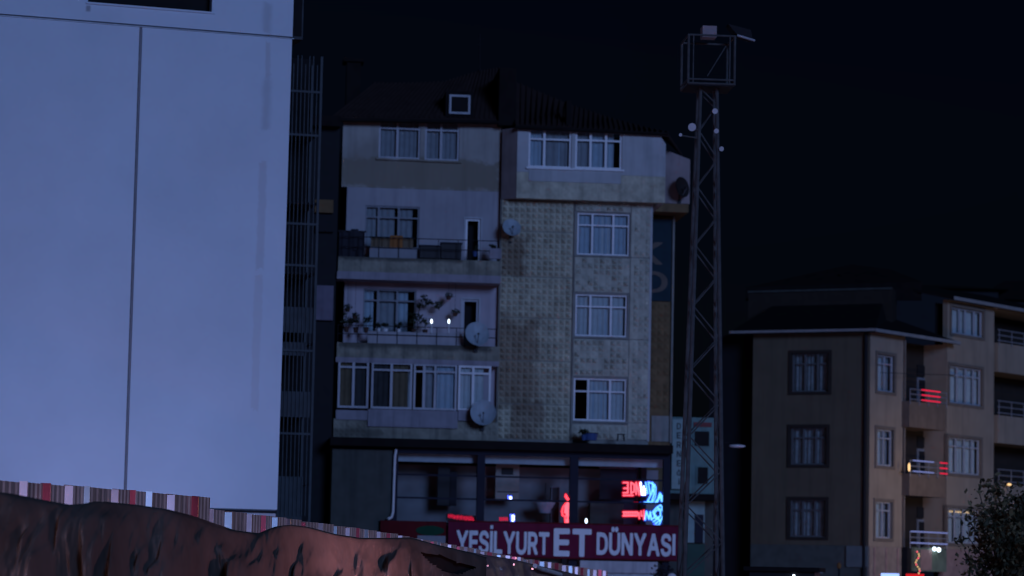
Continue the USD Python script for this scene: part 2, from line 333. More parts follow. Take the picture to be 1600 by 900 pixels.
# ================================================================== 2  tiled apartment block in the middle
C = Frame(525, 102.0, 5.5)
def R(x0, y0, x1, y1, y=0.0): return C.rect(x0, y0, x1, y1, y)
def Z(py, px=780, y=0.0): return C.sz(px, py, y)[1]
def S(px, py=430, y=0.0): return C.sz(px, py, y)[0]
BACK = 9.0
sM, sE = S(779, 480), S(1016, 480)
rust = [(S(780), S(822), Z(432), Z(372), .12, (.15, .10, .065), .7), (S(776), S(842), Z(640), Z(498), .22, (.18, .125, .085), .62), (S(800), S(850), Z(700), Z(628), .15, (.17, .10, .07), .5)]
mat('tile_light', (.45, .44, .36), .7, var=.30, scale=2.6, streak=.25, bump=.1)
mat('cream_relief', (.47, .445, .34), .7, var=.34, scale=2.8, streak=.25, bump=.1, stains=rust)
mat('old_plaster', (.36, .345, .32), .85, var=.15, scale=.9, streak=.3, bump=.15, stains=[(S(530), S(778), Z(300), Z(252), .1, (.20, .17, .12), .75), (S(538), S(600), Z(298), Z(230), .3, (.22, .2, .17), .4)])
mat('top_plaster', (.46, .47, .48), .8, var=.14, scale=.8, streak=.2, bump=.1, stains=[(S(1015), S(1042), Z(235), Z(195), .1, (.5, .5, .52), .5)])
mat('pink_plaster', (.30, .24, .24), .85, var=.2, scale=1.2, streak=.3)
mat('loggia_plaster', (.36, .35, .38), .85, var=.12, scale=.9, streak=.2)
mat('loggia_lilac', (.42, .38, .43), .85, var=.10, scale=.9, streak=.15)
mat('parapet_tile', (.26, .25, .20), .8, var=.35, scale=2.2, streak=.6, bump=.2, stains=[(S(535), S(720), Z(416), Z(400), .08, (.05, .05, .045), .8), (S(535), S(770), Z(552), Z(536), .08, (.05, .05, .045), .75), (S(524), S(600), Z(690), Z(676), .1, (.06, .06, .05), .6)])
mat('slab_white', (.29, .27, .31), .8, var=.15, streak=.35)
mat('brown_tile', (.17, .11, .055), .8, var=.35, scale=2, streak=.3)
mat('dull_wall', (.07, .075, .07), .9, streak=.3)
mat('grey_plaster', (.27, .27, .25), .9, streak=.3)
ab = at_frame('apartment_block', 'five storey apartment block with cream relief tiles and stacked balconies behind the butcher sign', 'building', C)

# --- openings
W3 = R(570, 322, 655, 388, .25); D3 = R(727, 342, 750, 428, .25)
W2 = R(567, 452, 650, 520, .25); D2 = R(722, 468, 747, 560, .25)
WT = [R(592, 183, 657, 248, .25), R(664, 185, 718, 251, .25)]
WR = [R(902, 333, 984, 399), R(899, 460, 980, 526), R(896, 591, 979, 658)]
WB = [R(826, 200, 893, 262, -.6), R(899, 202, 972, 264, -.6)]
D1 = R(640, 575, 700, 690, .25)
zr, zs = Z(296, 660, .25), Z(690, 660, .25)
MB().slab(sbox(0.05, Z(437, 650, .25), sM, zr).difference(rects_union([W3, D3])), .25, .45).build('loggia_wall', 'loggia_plaster', ab)
MB().slab(sbox(0.05, zs, sM, Z(437, 650, .25) - .004).difference(rects_union([W2, D2, D1])), .25, .45).build('loggia_wall', 'loggia_lilac', ab)
MB().slab(sbox(S(535, 240, .25), zr + .004, sM, Z(185.5, 660, .25)).difference(rects_union(WT)), .25, .45).build('top_wall', 'old_plaster', ab)
MB().slab(sbox(sM, Z(694, 900), sE, Z(312, 900)).difference(rects_union(WR)), 0, .22).build('front_wall', 'grey_plaster', ab)
# shell, floors and near-black sheets that put the rooms' darkness into colour
MB().box(0.05, .25, 1.4, BACK, 0, Z(186, 540)).box(sE - .2, sE, .22, BACK, 0, Z(214, 1016)).box(.25, sE - .2, BACK - .2, BACK, 0, Z(200)).build('side_wall', 'dull_wall', ab)
for py in (313, 437, 566, 694, 200):
    z = Z(py, 700) - .12; MB().box(.25, sE - .2, 1.41, BACK - .2, z - .2, z).build('floor_slab', 'black_room', ab)
MB().box(.3, sM - .3, 2.4, 2.5, 4, Z(200)).box(sM + .2, sE - .25, 1.5, 1.6, 4, Z(315)).build('dark_backing', 'black_room', ab)
# --- overhanging top floor on the right half
bx0, bx1 = S(808, 250, -.6), S(1040, 250, -.6); bz0, bz1 = Z(313, 920, -.6), Z(203, 920, -.6)
zband = Z(272, 920, -.6)
MB().slab(Polygon([(bx0, zband), (bx1, zband), (bx1, bz1 - .42), (bx1 - .30, bz1), (bx0, bz1)]).difference(rects_union(WB)), -.6, -.4).build('top_wall', 'top_plaster', ab)
band = MB().slab(sbox(bx0, bz0, bx1, zband - .004), -.6, -.4)
bosses(band, bx0 + .05, bx1 - .05, bz0 + .04, zband - .08, -.6, .24, .012, .6, .7, seed=5); band.build('relief_band', 'cream_relief', ab)
MB().plan([(sM, 0), (bx0 - .004, -.6), (bx0 - .004, -.4), (sM + .14, 0)], bz0 + .0, bz1).build('canted_wall', 'pink_plaster', ab)
MB().plan([(bx1 - .2, -.399), (bx1, -.399), (bx1, BACK), (bx1 - .2, BACK)], bz0, bz1 - .42).build('side_wall', 'top_plaster', ab)
MB().plan([(sM + .15, .0), (bx0, -.39), (bx1 - .21, -.39), (bx1 - .21, 3), (sM + .15, 3)], bz0 + .01, bz0 + .2).build('floor_slab', 'grey_plaster', ab)
MB().box(sM + .2, bx1 - .25, 1.0, 1.1, bz0 + .2, bz1).build('dark_backing', 'black_room', ab)
a0, a1, az0, az1 = R(826, 266, 970, 285, -.6); MB().box(a0, a1, -.63, -.603, az0, az1).build('apron_panel', 'top_plaster', ab)
# --- windows
cw = 'curtain_white'; cb = 'curtain_blue'; cg = 'curtain_grey'; cbr = 'curtain_brown'
window(ab, *WT[0], cols=(.45,), transom=.27, y=.31, frame='pvc_grey', fw=.07, curtains=((0, .95, cg),), sill='old_plaster')
window(ab, *WT[1], cols=(.47,), transom=.28, y=.31, frame='pvc_grey', fw=.07, curtains=((0, 1, cg),), sill='old_plaster')
window(ab, *W3, cols=(.25, .62), transom=.27, y=.30, frame='pvc_dim', fw=.06, curtains=((0, .22, cg), (.27, .55, cg), (.64, .88, cg)))
window(ab, *W2, cols=(.28, .64), transom=.26, y=.30, frame='pvc_dim', fw=.06, curtains=((.02, .2, cb), (.3, .6, cg), (.66, .85, cb)))
window(ab, *WR[0], cols=(.29, .69), transom=.29, y=.08, fw=.06, curtains=((.02, .98, cb), (.3, .68, cw)), sill='grey_plaster')
window(ab, *WR[1], cols=(.29, .69), transom=.29, y=.08, fw=.06, curtains=((.05, .94, cw), (.4, .66, cb)), sill='grey_plaster')
window(ab, *WR[2], cols=(.28, .69), transom=.31, y=.08, fw=.065, curtains=((.29, .99, cw), (.32, .66, cb)), sill='grey_plaster', label='window with a dark uncurtained left light')
window(ab, *WB[0], cols=(.37,), transom=.28, y=-.53, fw=.07, curtains=((0, .38, cb), (.38, 1, cg), (.55, .75, cb)), sill='pvc_white')
window(ab, *WB[1], cols=(.33, .66), transom=.28, y=-.53, fw=.07, curtains=((0, .32, cg), (.33, .66, cb), (.68, .84, cb)), sill='pvc_white')
def door(r, y, mat_f, leaf=.5):
    s0, s1, z0, z1 = r; d = MB().box(s0, s0 + .07, y, y + .07, z0, z1).box(s1 - .07, s1, y, y + .07, z0, z1).box(s0 + .07, s1 - .07, y, y + .07, z1 - .07, z1).build('door', mat_f, ab)
    MB().box(s0 + .1, s1 - .1, y + .5, y + .54, z0, z1 - .1).build('leaf', 'black_room', d)
    MB().box(s0 - .07, s0 - .004, y - .08, y - .052, z0, z1 + .07).box(s0, s1, y - .08, y - .052, z1 + .004, z1 + .07).box(s1 + .004, s1 + .07, y - .08, y - .052, z0, z1 + .07).build('architrave', 'pvc_grey', d)
door(D3, .30, 'pvc_white'); door(D2, .30, 'pvc_grey'); door(D1, .30, 'pvc_dim')
# --- balconies, standing BY out from the wall
BY = -.75
class MBb(BASE):
    def build(s, name, mat_, parent, label=None, smooth=False, kind=None):
        s.V = [v + np.array([0, BY, 0]) for v in s.V]; return BASE.build(s, name, mat_, parent, label, smooth, kind)
def balcony(pt, pb, ps, x0=528, x1=775):
    s0, s1 = S(x0, pb, BY), sM - .01; zt, z0, zs_ = Z(pt, 650, BY), Z(pb, 650, BY), Z(ps, 650, BY)
    m = MBb().box(s0, s1, 0, .12, z0, zt).box(s0, s0 + .12, .12, .98, z0, zt)
    bosses(m, s0 + .05, s1 - .05, z0 + .06, zt - .05, -.001, .22, .012, .5, .8, seed=int(pt)); p = m.build('balcony_parapet', 'parapet_tile', ab)
    MBb().box(s0 - .03, s1, -.03, .98, zs_, z0 - .004).build('slab', 'slab_white', p)
    return s0, s1, zt
b3 = balcony(404, 427, 439); b2 = balcony(538, 561, 569, 526, 772)
for (s0, s1, zt), ph in ((b3, .72), (b2, .62)):
    m = MBb().tube((s0, .06, zt + ph), (s1 - .1, .06, zt + ph), .014).tube((s0, .06, zt + ph * .5), (s1 - .1, .06, zt + ph * .5), .015)
    for i in range(9): m.tube((s0 + .02 + i * (s1 - s0 - .15) / 8, .06, zt), (s0 + .02 + i * (s1 - s0 - .15) / 8, .06, zt + ph), .012)
    m.tube((s0, .06, zt + ph), (s0, .97, zt + ph), .014); m.build('balcony_railing', 'dark_paint', ab)
MBb().box(S(765, 400, BY), sM - .012, -.02, .10, Z(404, 770, BY), Z(388, 770, BY)).build('parapet_pier', 'slab_white', ab)
# clutter shield: painted panel set behind the upper railing
MBb().box(S(578, 380, BY), S(652, 380, BY), .10, .12, Z(405, 615, BY), Z(386, 615, BY)).build('balcony_screen', 'pvc_dim', ab)
MBb().box(S(575, 515, BY), S(722, 515, BY), .09, .11, Z(540, 650, BY), Z(519, 650, BY)).build('balcony_screen', 'loggia_plaster', ab)
# glazed balcony on the lowest flat
GLA = R(528, 566, 768, 640, BY)
gx = lambda px: S(px, 600, BY)
cells = [(528, 576, (.5,)), (580, 644, (.49,)), (646, 714, (.24, .5)), (716, 767, (.45,))]
for i, (a, b, cs) in enumerate(cells):
    cu = [((.0, .45, cbr), (.5, .98, 'curtain_dark')), ((0, .45, 'curtain_dark'), (.5, .9, cbr)), ((.27, .52, cg), (.55, 1.0, cb)), ((.02, .44, cw), (.5, .78, cw))][i]
    window(ab, gx(a), gx(b), GLA[2], Z(566 + i, 650, BY), cols=cs, transom=.17 if i else .14, y=BY - .02, frame='pvc_grey' if i < 3 else 'pvc_white', fw=.075, curtains=cu, deep=.06)
MBb().box(gx(576), gx(716), -.10, -.03, Z(668, 645, BY), Z(641, 645, BY)).box(gx(576), gx(646) - .01, -.115, -.10, Z(666, 645, BY), Z(644, 645, BY)).box(gx(646) + .02, gx(716), -.115, -.10, Z(666, 645, BY), Z(644, 645, BY)).build('pvc_apron', 'slab_white', ab)
MBb().box(gx(526), gx(576) - .01, -.06, .1, Z(656, 550, BY), Z(641, 550, BY)).build('pvc_apron', 'slab_white', ab)
MBb().box(gx(717), gx(766), -.06, .1, Z(658, 740, BY), Z(641, 740, BY)).build('pvc_apron', 'slab_white', ab)
m = MBb().box(gx(523), sM, 0, .12, Z(686, 650, BY), Z(657, 650, BY)); bosses(m, gx(524), gx(575), Z(684, 550, BY), Z(659, 550, BY), 0, .2, .03, .3, seed=2); bosses(m, gx(718), sM, Z(680, 740, BY), Z(662, 740, BY), 0, .2, .03, .3, seed=3)
m.build('balcony_parapet', 'parapet_tile', ab)
MBb().box(gx(523), sM, -.04, .98, Z(692, 650, BY), Z(686, 650, BY) - .004).build('floor_slab', 'dull_wall', ab)
MBb().box(gx(528), sM - .02, .8, .84, Z(657, 650, BY), Z(636, 650, BY)).build('inner_bench', 'curtain_brown', ab)
# --- relief tile panels on the right half: joints between panels follow the casting seams
px0, px1 = S(781, 480), S(893, 480)
for i, (a, b) in enumerate(((314, 361.5), (362.8, 432.4), (433.6, 496.4), (497.6, 563.5), (564.7, 631.4), (632.6, 687))):
    z1, z0 = Z(a, 840), Z(b, 840); m = MB().box(px0, px1, -.05, -.004, z0, z1); bosses(m, px0 + .02, px1 - .02, z0 + .01, z1 - .01, -.05, .205, .095, .3, 1.0, seed=10 + i); m.build('relief_panel', 'cream_relief', ab)
q0, q1 = S(897, 480), sE
av = [(w[0] - .1, w[1] + .1, w[2] - .12, w[3] + .06) for w in WR]
for i, (a, b) in enumerate(((315, 331), (403, 457), (531, 588), (664, 687))):
    z1, z0 = Z(a, 950), Z(b, 950); m = MB().box(q0, S(983, 480), -.045, -.004, z0, z1); bosses(m, q0 + .02, S(982, 480), z0 + .02, z1 - .02, -.045, .21, .07, .9, .85, seed=30 + i); m.build('relief_panel', 'tile_light', ab)
for i, (a, b) in enumerate(((315, 402.4), (403.6, 530.4), (531.6, 660.4), (661.6, 687))):
    z1, z0 = Z(a, 1000), Z(b, 1000); m = MB().box(S(984, 480), q1, -.045, -.004, z0, z1); bosses(m, S(989, 480), q1 - .02, z0 + .02, z1 - .02, -.045, .21, .05, .8, .85, seed=50 + i); m.build('relief_panel', 'tile_light', ab)
MB().tube((S(895, 480), -.07, Z(687, 895)), (S(895, 480), -.07, Z(315, 895)), .016).build('downpipe', 'grey_plaster', ab)
MB().box(sE - .05, sE + .03, -.06, .2, Z(690, 1016), Z(315, 1016)).build('corner_trim', 'top_plaster', ab)
# --- rear wing beyond the right corner
wy = 3.0; w0, w1 = S(990, 500, wy), S(1050, 500, wy); wzb, wzt = Z(692, 1030, wy), Z(338, 1030, wy)
m = MB().box(w0, w1, wy, BACK, wzb - 5, wzt); bosses(m, S(1017, 500, wy), w1 - .06, Z(640, 1035, wy), Z(474, 1035, wy), wy - .002, .24, .04, .5, .9, seed=70); m.build('wing_wall', 'brown_tile', ab)
MB().tube((w1, wy - .06, wzb), (w1, wy - .06, wzt), .045).build('downpipe', 'grey_plaster', ab)
MB().box(S(1018, 665, wy), w1 - .06, wy - .04, wy - .004, Z(690, 1035, wy), Z(650, 1035, wy)).build('wing_base', 'grey_plaster', ab)
r = R(1036, 238, 1078, 318, 2.0); MB().slab(Polygon([(r[0], r[2]), (r[1], r[2]), (r[1], r[3] - .25), (r[0], r[3] + .1)]), 2.0, 5).build('wing_balcony', 'pink_plaster', ab)
r = R(1012, 318, 1076, 331, 1.9); MB().box(r[0], r[1], 1.9, 5, r[2], r[3] - .004).build('wing_slab', 'brown_tile', ab)
# --- roofs
def P3(px, py, y): s, z = C.sz(px, py, y); return (s, y, z)
def sheet(m, a, b, c, d, th=.12):
    v = [np.array(p, float) for p in (a, b, c, d)]; lo = [p - np.array([0, 0, th]) for p in v]
    m.add(v + lo, [(0, 1, 2, 3), (4, 7, 6, 5), (0, 4, 5, 1), (1, 5, 6, 2), (2, 6, 7, 3), (3, 7, 4, 0)])
rl = MB(); ridge = [P3(586, 131, 3.2), P3(640, 130, 3.2), P3(695, 128, 3.2), P3(742, 113, 3.2), P3(780, 106, 3.2)]
eave = [P3(x, 185 + (x - 530) * .018, -.15) for x in (518, 600, 670, 735, 781)]
for i in range(4): sheet(rl, eave[i], eave[i + 1], ridge[i + 1], ridge[i])
sheet(rl, P3(512, 192, 8), eave[0], ridge[0], P3(586, 140, 8))
for i in range(34):           # tile rolls
    t = i / 33; a = np.array(eave[0]) * (1 - t) + np.array(eave[4]) * t; k = t * 4; j = min(3, int(k)); b = np.array(ridge[j]) * (1 - k + j) + np.array(ridge[j + 1]) * (k - j)
    a = a + (b - a) * .04; rl.tube(a + [0, 0, .02], b + [0, 0, .02], .04, 6)
roof = rl.build('roof', 'roof_tile', ab)
MB().tube(P3(518, 187, -.2), P3(781, 191, -.2), .055).build('gutter', 'roof_dark', roof)
rr = MB(); re = [P3(x, 197 + (x - 800) * .045, -.75) for x in (806, 890, 960, 1044)]; rt = [P3(806, 128, 3.2), P3(890, 163, 3.0), P3(960, 186, 2.2), P3(1040, 207, .5)]
for i in range(3): sheet(rr, re[i], re[i + 1], rt[i + 1], rt[i])
sheet(rr, re[3], P3(1066, 240, 3.5), P3(1040, 215, 4.5), rt[3])
sheet(rr, P3(806, 140, 8), rt[0], rt[1], P3(890, 172, 8)); sheet(rr, P3(890, 172, 8), rt[1], rt[2], P3(970, 200, 8)); sheet(rr, P3(970, 200, 8), rt[2], rt[3], P3(1040, 215, 8))
for i in range(30):
    t = i / 29; a = np.array(re[0]) * (1 - t) + np.array(re[3]) * t; k = t * 3; j = min(2, int(k)); b = np.array(rt[j]) * (1 - k + j) + np.array(rt[j + 1]) * (k - j)
    a = a + (b - a) * .06; rr.tube(a + [0, 0, .02], b + [0, 0, .02], .04, 6)
roof2 = rr.build('roof', 'roof_tile', ab)
MB().tube(P3(806, 198.5, -.8), P3(1044, 209, -.8), .05).build('gutter', 'roof_dark', roof2)
MB().box(S(779, 180, -.2), S(806, 180, -.2), -.25, 3.6, Z(196, 790, -.2), Z(106, 790, -.2)).build('party_wall', 'roof_dark', ab)
r = R(541, 97, 563, 186, 2.5); ch = MB().box(r[0], r[1], 2.5, 3.2, r[2], r[3]).build('chimney', 'roof_dark', roof)
MB().box(r[0] - .14, r[1] + .1, 2.38, 3.3, r[3] + .003, r[3] + .14).build('chimney_cap', 'roof_dark', ch)
r = R(583, 128, 632, 150, 3.3); MB().box(r[0], r[1], 3.3, 4.2, r[2], r[3]).build('chimney', 'roof_dark', roof)
r = R(884, 158, 892, 198, -.1); MB().box(r[0], r[1], -.3, .2, r[2], r[3]).build('flue', 'roof_dark', roof2)
r = R(702, 148, 735, 178, -.1); DM = MB().box(r[0] - .12, r[1] + .12, .0, 2.4, r[2] - .1, r[3] + .14).build('dormer', 'roof_dark', roof)
window(ab, *r, cols=(), transom=0, y=-.09, frame='pvc_grey', fw=.075, curtains=(), pane='black_room', label='small square attic window in the roof')
mm = MB().tube(P3(750, 112, 3), P3(750, 52, 3), .022).tube(P3(743, 62, 3), P3(757, 61, 3), .014).tube(P3(745, 70, 3), P3(755, 69, 3), .014)
mm.build('aerial', 'dark_paint', ab)
# --- shop storey
ys = -1.6
MB().box(S(516, 695, -2.1), S(1052, 695, -2.1), -2.1, .0, Z(702, 780, -2.1), Z(689, 780, -2.1)).build('canopy', 'roof_dark', ab)
MB().box(S(618, 706, ys), S(1047, 706, ys), ys - .05, ys + .15, Z(713, 830, ys), Z(702, 830, ys) - .003).build('shop_fascia', 'navy_paint', ab)
MB().box(S(518, 760, ys), S(612, 760, ys), ys, ys + .2, 0, Z(702, 560, ys) - .004).build('shop_side_wall', 'dull_wall', ab)
zb2 = Z(822, 830, ys); zt2 = Z(713, 830, ys) - .004
for (a, b) in ((745, 757), (890, 903), (1036, 1047), (612, 621)): MB().box(S(a, 765, ys), S(b, 765, ys), ys - .06, ys + .2, 0, zt2).build('shop_column', 'navy_paint', ab)
for (a, b) in ((621, 745), (757, 890), (903, 1036)):
    s0, s1 = S(a, 765, ys) + .004, S(b, 765, ys) - .004; zz = [zb2, Z(782, 830, ys), Z(746, 830, ys), zt2]
    w = MB().box(s0, s1, ys + .02, ys + .07, zz[1] - .03, zz[1] + .03).box(s0, s1, ys + .02, ys + .07, zz[2] - .03, zz[2] + .03).box(s0, s1, ys + .02, ys + .07, zb2, zb2 + .05).build('shop_window', 'navy_paint', ab)
    for i in range(3): MB().add([(s0, ys + .045, zz[i]), (s1, ys + .045, zz[i]), (s1, ys + .045, zz[i + 1]), (s0, ys + .045, zz[i + 1])], [(0, 1, 2, 3)]).build('pane', 'glass_shop', w)
mat('shop_ceiling', (.42, .47, .50), .8); mat('shop_wall', (.26, .25, .26), .8, var=.3, scale=.7); mat('shop_cream', (.34, .31, .28), .7)
MB().box(S(614, 730, ys), S(1045, 730, ys), ys + .25, 3.5, Z(713, 830, ys) + .03, Z(713, 830, ys) + .13).build('shop_ceiling', 'shop_ceiling', ab)
MB().box(S(614, 730, ys), S(1045, 730, ys), .9, 1.0, zb2, Z(726, 830, ys)).build('shop_rear_wall', 'shop_wall', ab)
MB().box(S(614, 730, ys), S(1045, 730, ys), ys + .45, ys + .55, Z(725, 830, ys), Z(713, 830, ys) + .02).build('shop_bulkhead', 'shop_ceiling', ab)
MB().box(S(614, 730, ys), S(1045, 730, ys), ys + .25, 3.5, zb2 - .2, zb2 - .01).build('shop_floor', 'dull_wall', ab)
MB().box(S(614, 730, ys), S(1045, 730, ys), ys + .1, ys + .3, 0, zb2 - .21).build('ground_wall', 'dull_wall', ab)
r = R(905, 877, 1026, 895, ys); MB().box(r[0], r[1], ys - .25, ys - .004, r[2], r[3]).build('shutter_box', 'pvc_grey', ab)
MB().box(r[0], r[1], ys - .12, ys - .05, 0, r[2] - .004).build('roller_shutter', 'steel_grey', ab)
r = R(876, 872, 884, 900, ys); MB().box(r[0], r[1], ys - .3, ys - .004, 0, r[3]).build('shop_post', 'dark_paint', ab)
dp = MB(); dp.path([P3(619, 702, ys - .12), P3(617, 715, ys - .12), P3(614, 800, ys - .12), P3(612, 808, ys - .2), P3(606, 811, ys - .3)], .045)
dp.build('downpipe', 'pvc_white', ab)

# ---------------- things in the shop storey
def thing_at(name, label, cat, px, py, y, F=C, group=None, z=None):
    s, zz = F.sz(px, py, y); return thing(name, label, cat, F.w(s, y, zz if z is None else z), F.deg, group)
PXM = 44.1
fr = thing_at('tall_fridge', 'tall dark fridge inside the shop beside the red neon shape', 'fridge', 867, 819, -.6); MB().box(-.14, .14, 0, .5, 0, 1.3).build('body', 'plastic_dark', fr); MB().box(-.15, -.125, -.02, 0, 0, 1.32).box(.125, .15, -.02, 0, 0, 1.32).box(-.125, .125, -.02, 0, 1.29, 1.32).build('door_trim', 'pvc_dim', fr)
nb = thing_at('notice_board', 'pale notice board hung inside the middle shop window', 'notice board', 793, 741, -.2); MB().box(-.42, .42, 0, .04, -.9, .35).build('board', 'shop_cream', nb); MB().box(-.22, .2, -.02, -.004, -.02, .22).build('picture', 'plastic_dark', nb); MB().box(-.36, .40, -.03, -.004, -.64, -.61).build('rail', 'plastic_dark', nb)
fu = thing_at('paper_lantern', 'pale blue cone lantern hung in the middle shop window', 'lantern', 852, 785, -.4); MB().tube((0, 0, 0), (0, 0, -.38), .40, 20, .22).build('shade', 'curtain_blue', fu); MB().tube((0, 0, 0), (0, 0, .7), .012).build('cord', 'plastic_dark', fu)
cbn = thing_at('wall_cabinet', 'black cabinet standing in the left shop window', 'cabinet', 702, 790, -.3); MB().box(-.42, .0, 0, .5, 0, 1.35).build('body', 'plastic_dark', cbn); MB().box(.02, .25, .05, .5, 0, 1.2).build('door', 'cloth_dark', cbn)
pa = thing_at('display_case', 'dark display case at the right shop window below the neon sign', 'display case', 935, 818, -.3); MB().box(-.3, .9, 0, .6, 0, .72).build('body', 'dull_wall', pa); MB().box(-.32, .92, -.02, .62, .724, .77).build('top', 'plastic_dark', pa)
dk = thing_at('dark_banner', 'dark hanging banner in the upper right shop window', 'banner', 962, 732, -.3); MB().box(-.55, .75, 0, .03, -1.1, 0).build('cloth', 'cloth_dark', dk); MB().tube((-.6, .015, .02), (.8, .015, .02), .02).build('rod', 'steel_grey', dk)
# ---------------- neon
def stroke(m, F, pts, y, r):
    P = [np.array([F.sz(*p, y)[0], y, F.sz(*p, y)[1]]) for p in pts]
    for a, b in zip(P[:-1], P[1:]):
        if np.linalg.norm(b - a) > 1e-4: m.tube(a, b, r, 6)
    for p in P: m.sphere(p, r, 1)
yn = ys + .12
nx = at_frame('neon_sign', 'red and cyan neon lettering in the right shop window above the butcher sign', 'neon sign', C)
def strokes(name, ss, matn, r, lab=None):
    for s_ in ss:
        m = MB(); stroke(m, C, s_, yn, r * .8); m.build(name, matn, nx, lab)
        m = MB(); stroke(m, C, s_, yn + .09, r * 2.0); m.build('halo_tube', 'halo_red' if 'pink' in matn else 'halo_blue', nx)  # wider emissive tube imitates the halo around the neon
# upper row: red block letters, then white and cyan ones
strokes('tube', [[(974, 754), (981, 754), (981, 763), (975, 763)], [(981, 763), (981, 770), (974, 770)], [(974, 774), (984, 774)]], 'neon_pink', .035)
strokes('tube', [[(986, 754), (986, 771)], [(986, 754), (991, 757), (991, 768), (986, 771)], [(986, 774), (989, 774)]], 'neon_pink', .035)
strokes('tube', [[(994, 772), (994, 754), (999, 773), (999, 754)]], 'neon_pink', .035)
strokes('tube', [[(1001, 754), (1003, 773), (1006, 773), (1006, 760)], [(1008, 773), (1008, 764)]], 'lamp_white', .035)
strokes('tube', [[(1009, 754), (1012, 771)], [(1013, 754), (1016, 772)], [(1014, 754), (1020, 756), (1018, 772)]], 'neon_cyan', .03)
strokes('tube', [[(1018, 755), (1022, 760), (1022, 772), (1018, 785)], [(1021, 765), (1012, 783), (1018, 785)], [(1007, 785), (1017, 785)]], 'neon_cyan', .035)
strokes('tube', [[(1019, 753), (1025, 762), (1024, 777), (1020, 785)], [(1023, 757), (1025, 762)]], 'neon_cyan', .02)
strokes('tube', [[(1031, 771), (1035, 776), (1036, 784)], [(1031, 771), (1028, 780), (1024, 785)], [(1032, 776), (1034, 783)], [(1030, 777), (1027, 784)]], 'neon_cyan', .04)
strokes('tube', [[(991, 785.5), (992, 785.5)], [(995, 785.5), (996, 785.5)]], 'neon_pink', .02)
strokes('tube', [[(1000, 785.5), (1001, 785.5)]], 'lamp_white', .02)
# lower row
for i in range(7):
    x = 974 + i * 3.4; strokes('tube', [[(x, 800), (x + 1.2, 800), (x + 1.0, 806), (x - .3, 806)]], 'neon_pink', .032)
strokes('tube', [[(998, 801), (999, 810)], [(1002, 799), (1002, 806), (1006, 806), (1006, 798)], [(1006, 806), (1006, 811)]], 'neon_pink', .03)
strokes('tube', [[(1008, 812), (1010, 799), (1014, 811), (1016, 800), (1018, 812)]], 'neon_cyan', .035)
strokes('tube', [[(1020, 800), (1026, 793), (1032, 789), (1035, 794), (1036, 804), (1033, 812), (1030, 820), (1025, 820)], [(1020, 800), (1024, 810), (1030, 812)], [(1023, 800), (1028, 796), (1032, 799), (1032, 806), (1027, 809), (1023, 804), (1023, 800)],
                 [(1018, 812), (1025, 806)], [(1021, 815), (1030, 809)], [(1024, 818), (1034, 811)], [(1027, 793), (1034, 797)]], 'neon_cyan', .032)
strokes('tube', [[(1012, 752.5), (1016, 752)], [(1036, 780), (1037, 786)], [(1037, 790), (1037.5, 800)], [(1022, 819), (1030, 822)]], 'neon_blue', .03)
np_ = at_frame('neon_flame', 'red neon flame shape glowing beside the middle shop column', 'neon sign', C)
for s_ in ([(884, 773), (887, 779), (889, 780)], [(883.5, 776), (887, 781)], [(884, 787), (880, 792), (878, 799), (879, 805), (883, 807)], [(886, 786), (883.5, 792), (882.5, 801)], [(888, 786), (887.5, 796), (887.5, 806)], [(885.5, 790), (885, 806)], [(883, 808), (886, 806)], [(883, 810), (883.5, 819)], [(887, 808), (887.5, 819)], [(885, 812), (885.3, 819)]):
    m = MB(); stroke(m, C, s_, yn + .09, .06); m.build('halo_tube', 'halo_red', np_); m = MB(); stroke(m, C, s_, yn, .03); m.build('tube', 'neon_red' if s_[0][0] < 885 else 'neon_pink', np_)  # the wide emissive stroke behind imitates the red halo
lt = at_frame('led_ticker', 'small red LED ticker glowing at the foot of the left shop window', 'LED sign', C)
MB().slab(Polygon([C.sz(*p, yn + .05) for p in ((697, 802), (743, 806), (743, 817), (697, 812))]), yn + .05, yn + .09).build('housing', 'plastic_dark', lt)
m = MB()
for i in range(16):
    x = 701 + i * 2.55; yb = 803.5 + (x - 700) * .09; hgt = 5.5 + i * .22
    stroke(m, C, [(x, yb + rng.uniform(0, 2)), (x + rng.choice((0, .6)), yb + hgt - rng.uniform(0, 2))], yn + .03, .016)
    if i % 2: stroke(m, C, [(x, yb + hgt * rng.uniform(.2, .8)), (x + 1.6, yb + hgt * rng.uniform(.2, .8))], yn + .03, .014)
m.build('diode_row', 'led_glint_red', lt)
for nm, x, y0, y1, lab in (('led_reflection', 797, 775, 781, 'tiny blue white glow standing in for an LED reflection on the middle shop window, the upper one'), ('led_reflection', 801, 804, 815, 'blue white glow with a red tail standing in for an LED reflection low on the middle shop window')):
    t = at_frame(nm, lab, 'LED sign', C); MB().box(S(x - 5, y0, yn), S(x + 4, y0, yn), yn + .03, yn + .06, Z(y1 + 2, x, yn), Z(y0 - 2, x, yn)).build('housing', 'plastic_dark', t)  # emissive shapes imitate LED reflections on the shop glass
    m = MB()
    for k in range(3): stroke(m, C, [(x - 3 + k * 2.4, y0 + k % 2), (x - 2.4 + k * 2.4, y1)], yn, .028)
    m.build('glow_strokes', 'neon_blue', t)
    m = MB(); stroke(m, C, [(x, y0 + 1.5), (x, y1 - 1)], yn - .02, .025); stroke(m, C, [(x + 2, y0 + 2), (x + 2, y1 - 2)], yn - .02, .02); m.build('glow_strokes', 'lamp_white', t)
    if y0 > 790:
        m = MB()
        for k in range(5): stroke(m, C, [(781 + k * 2.8, 809), (781.5 + k * 2.8, 813)], yn, .022)
        m.build('tail', 'led_glint_red', t)
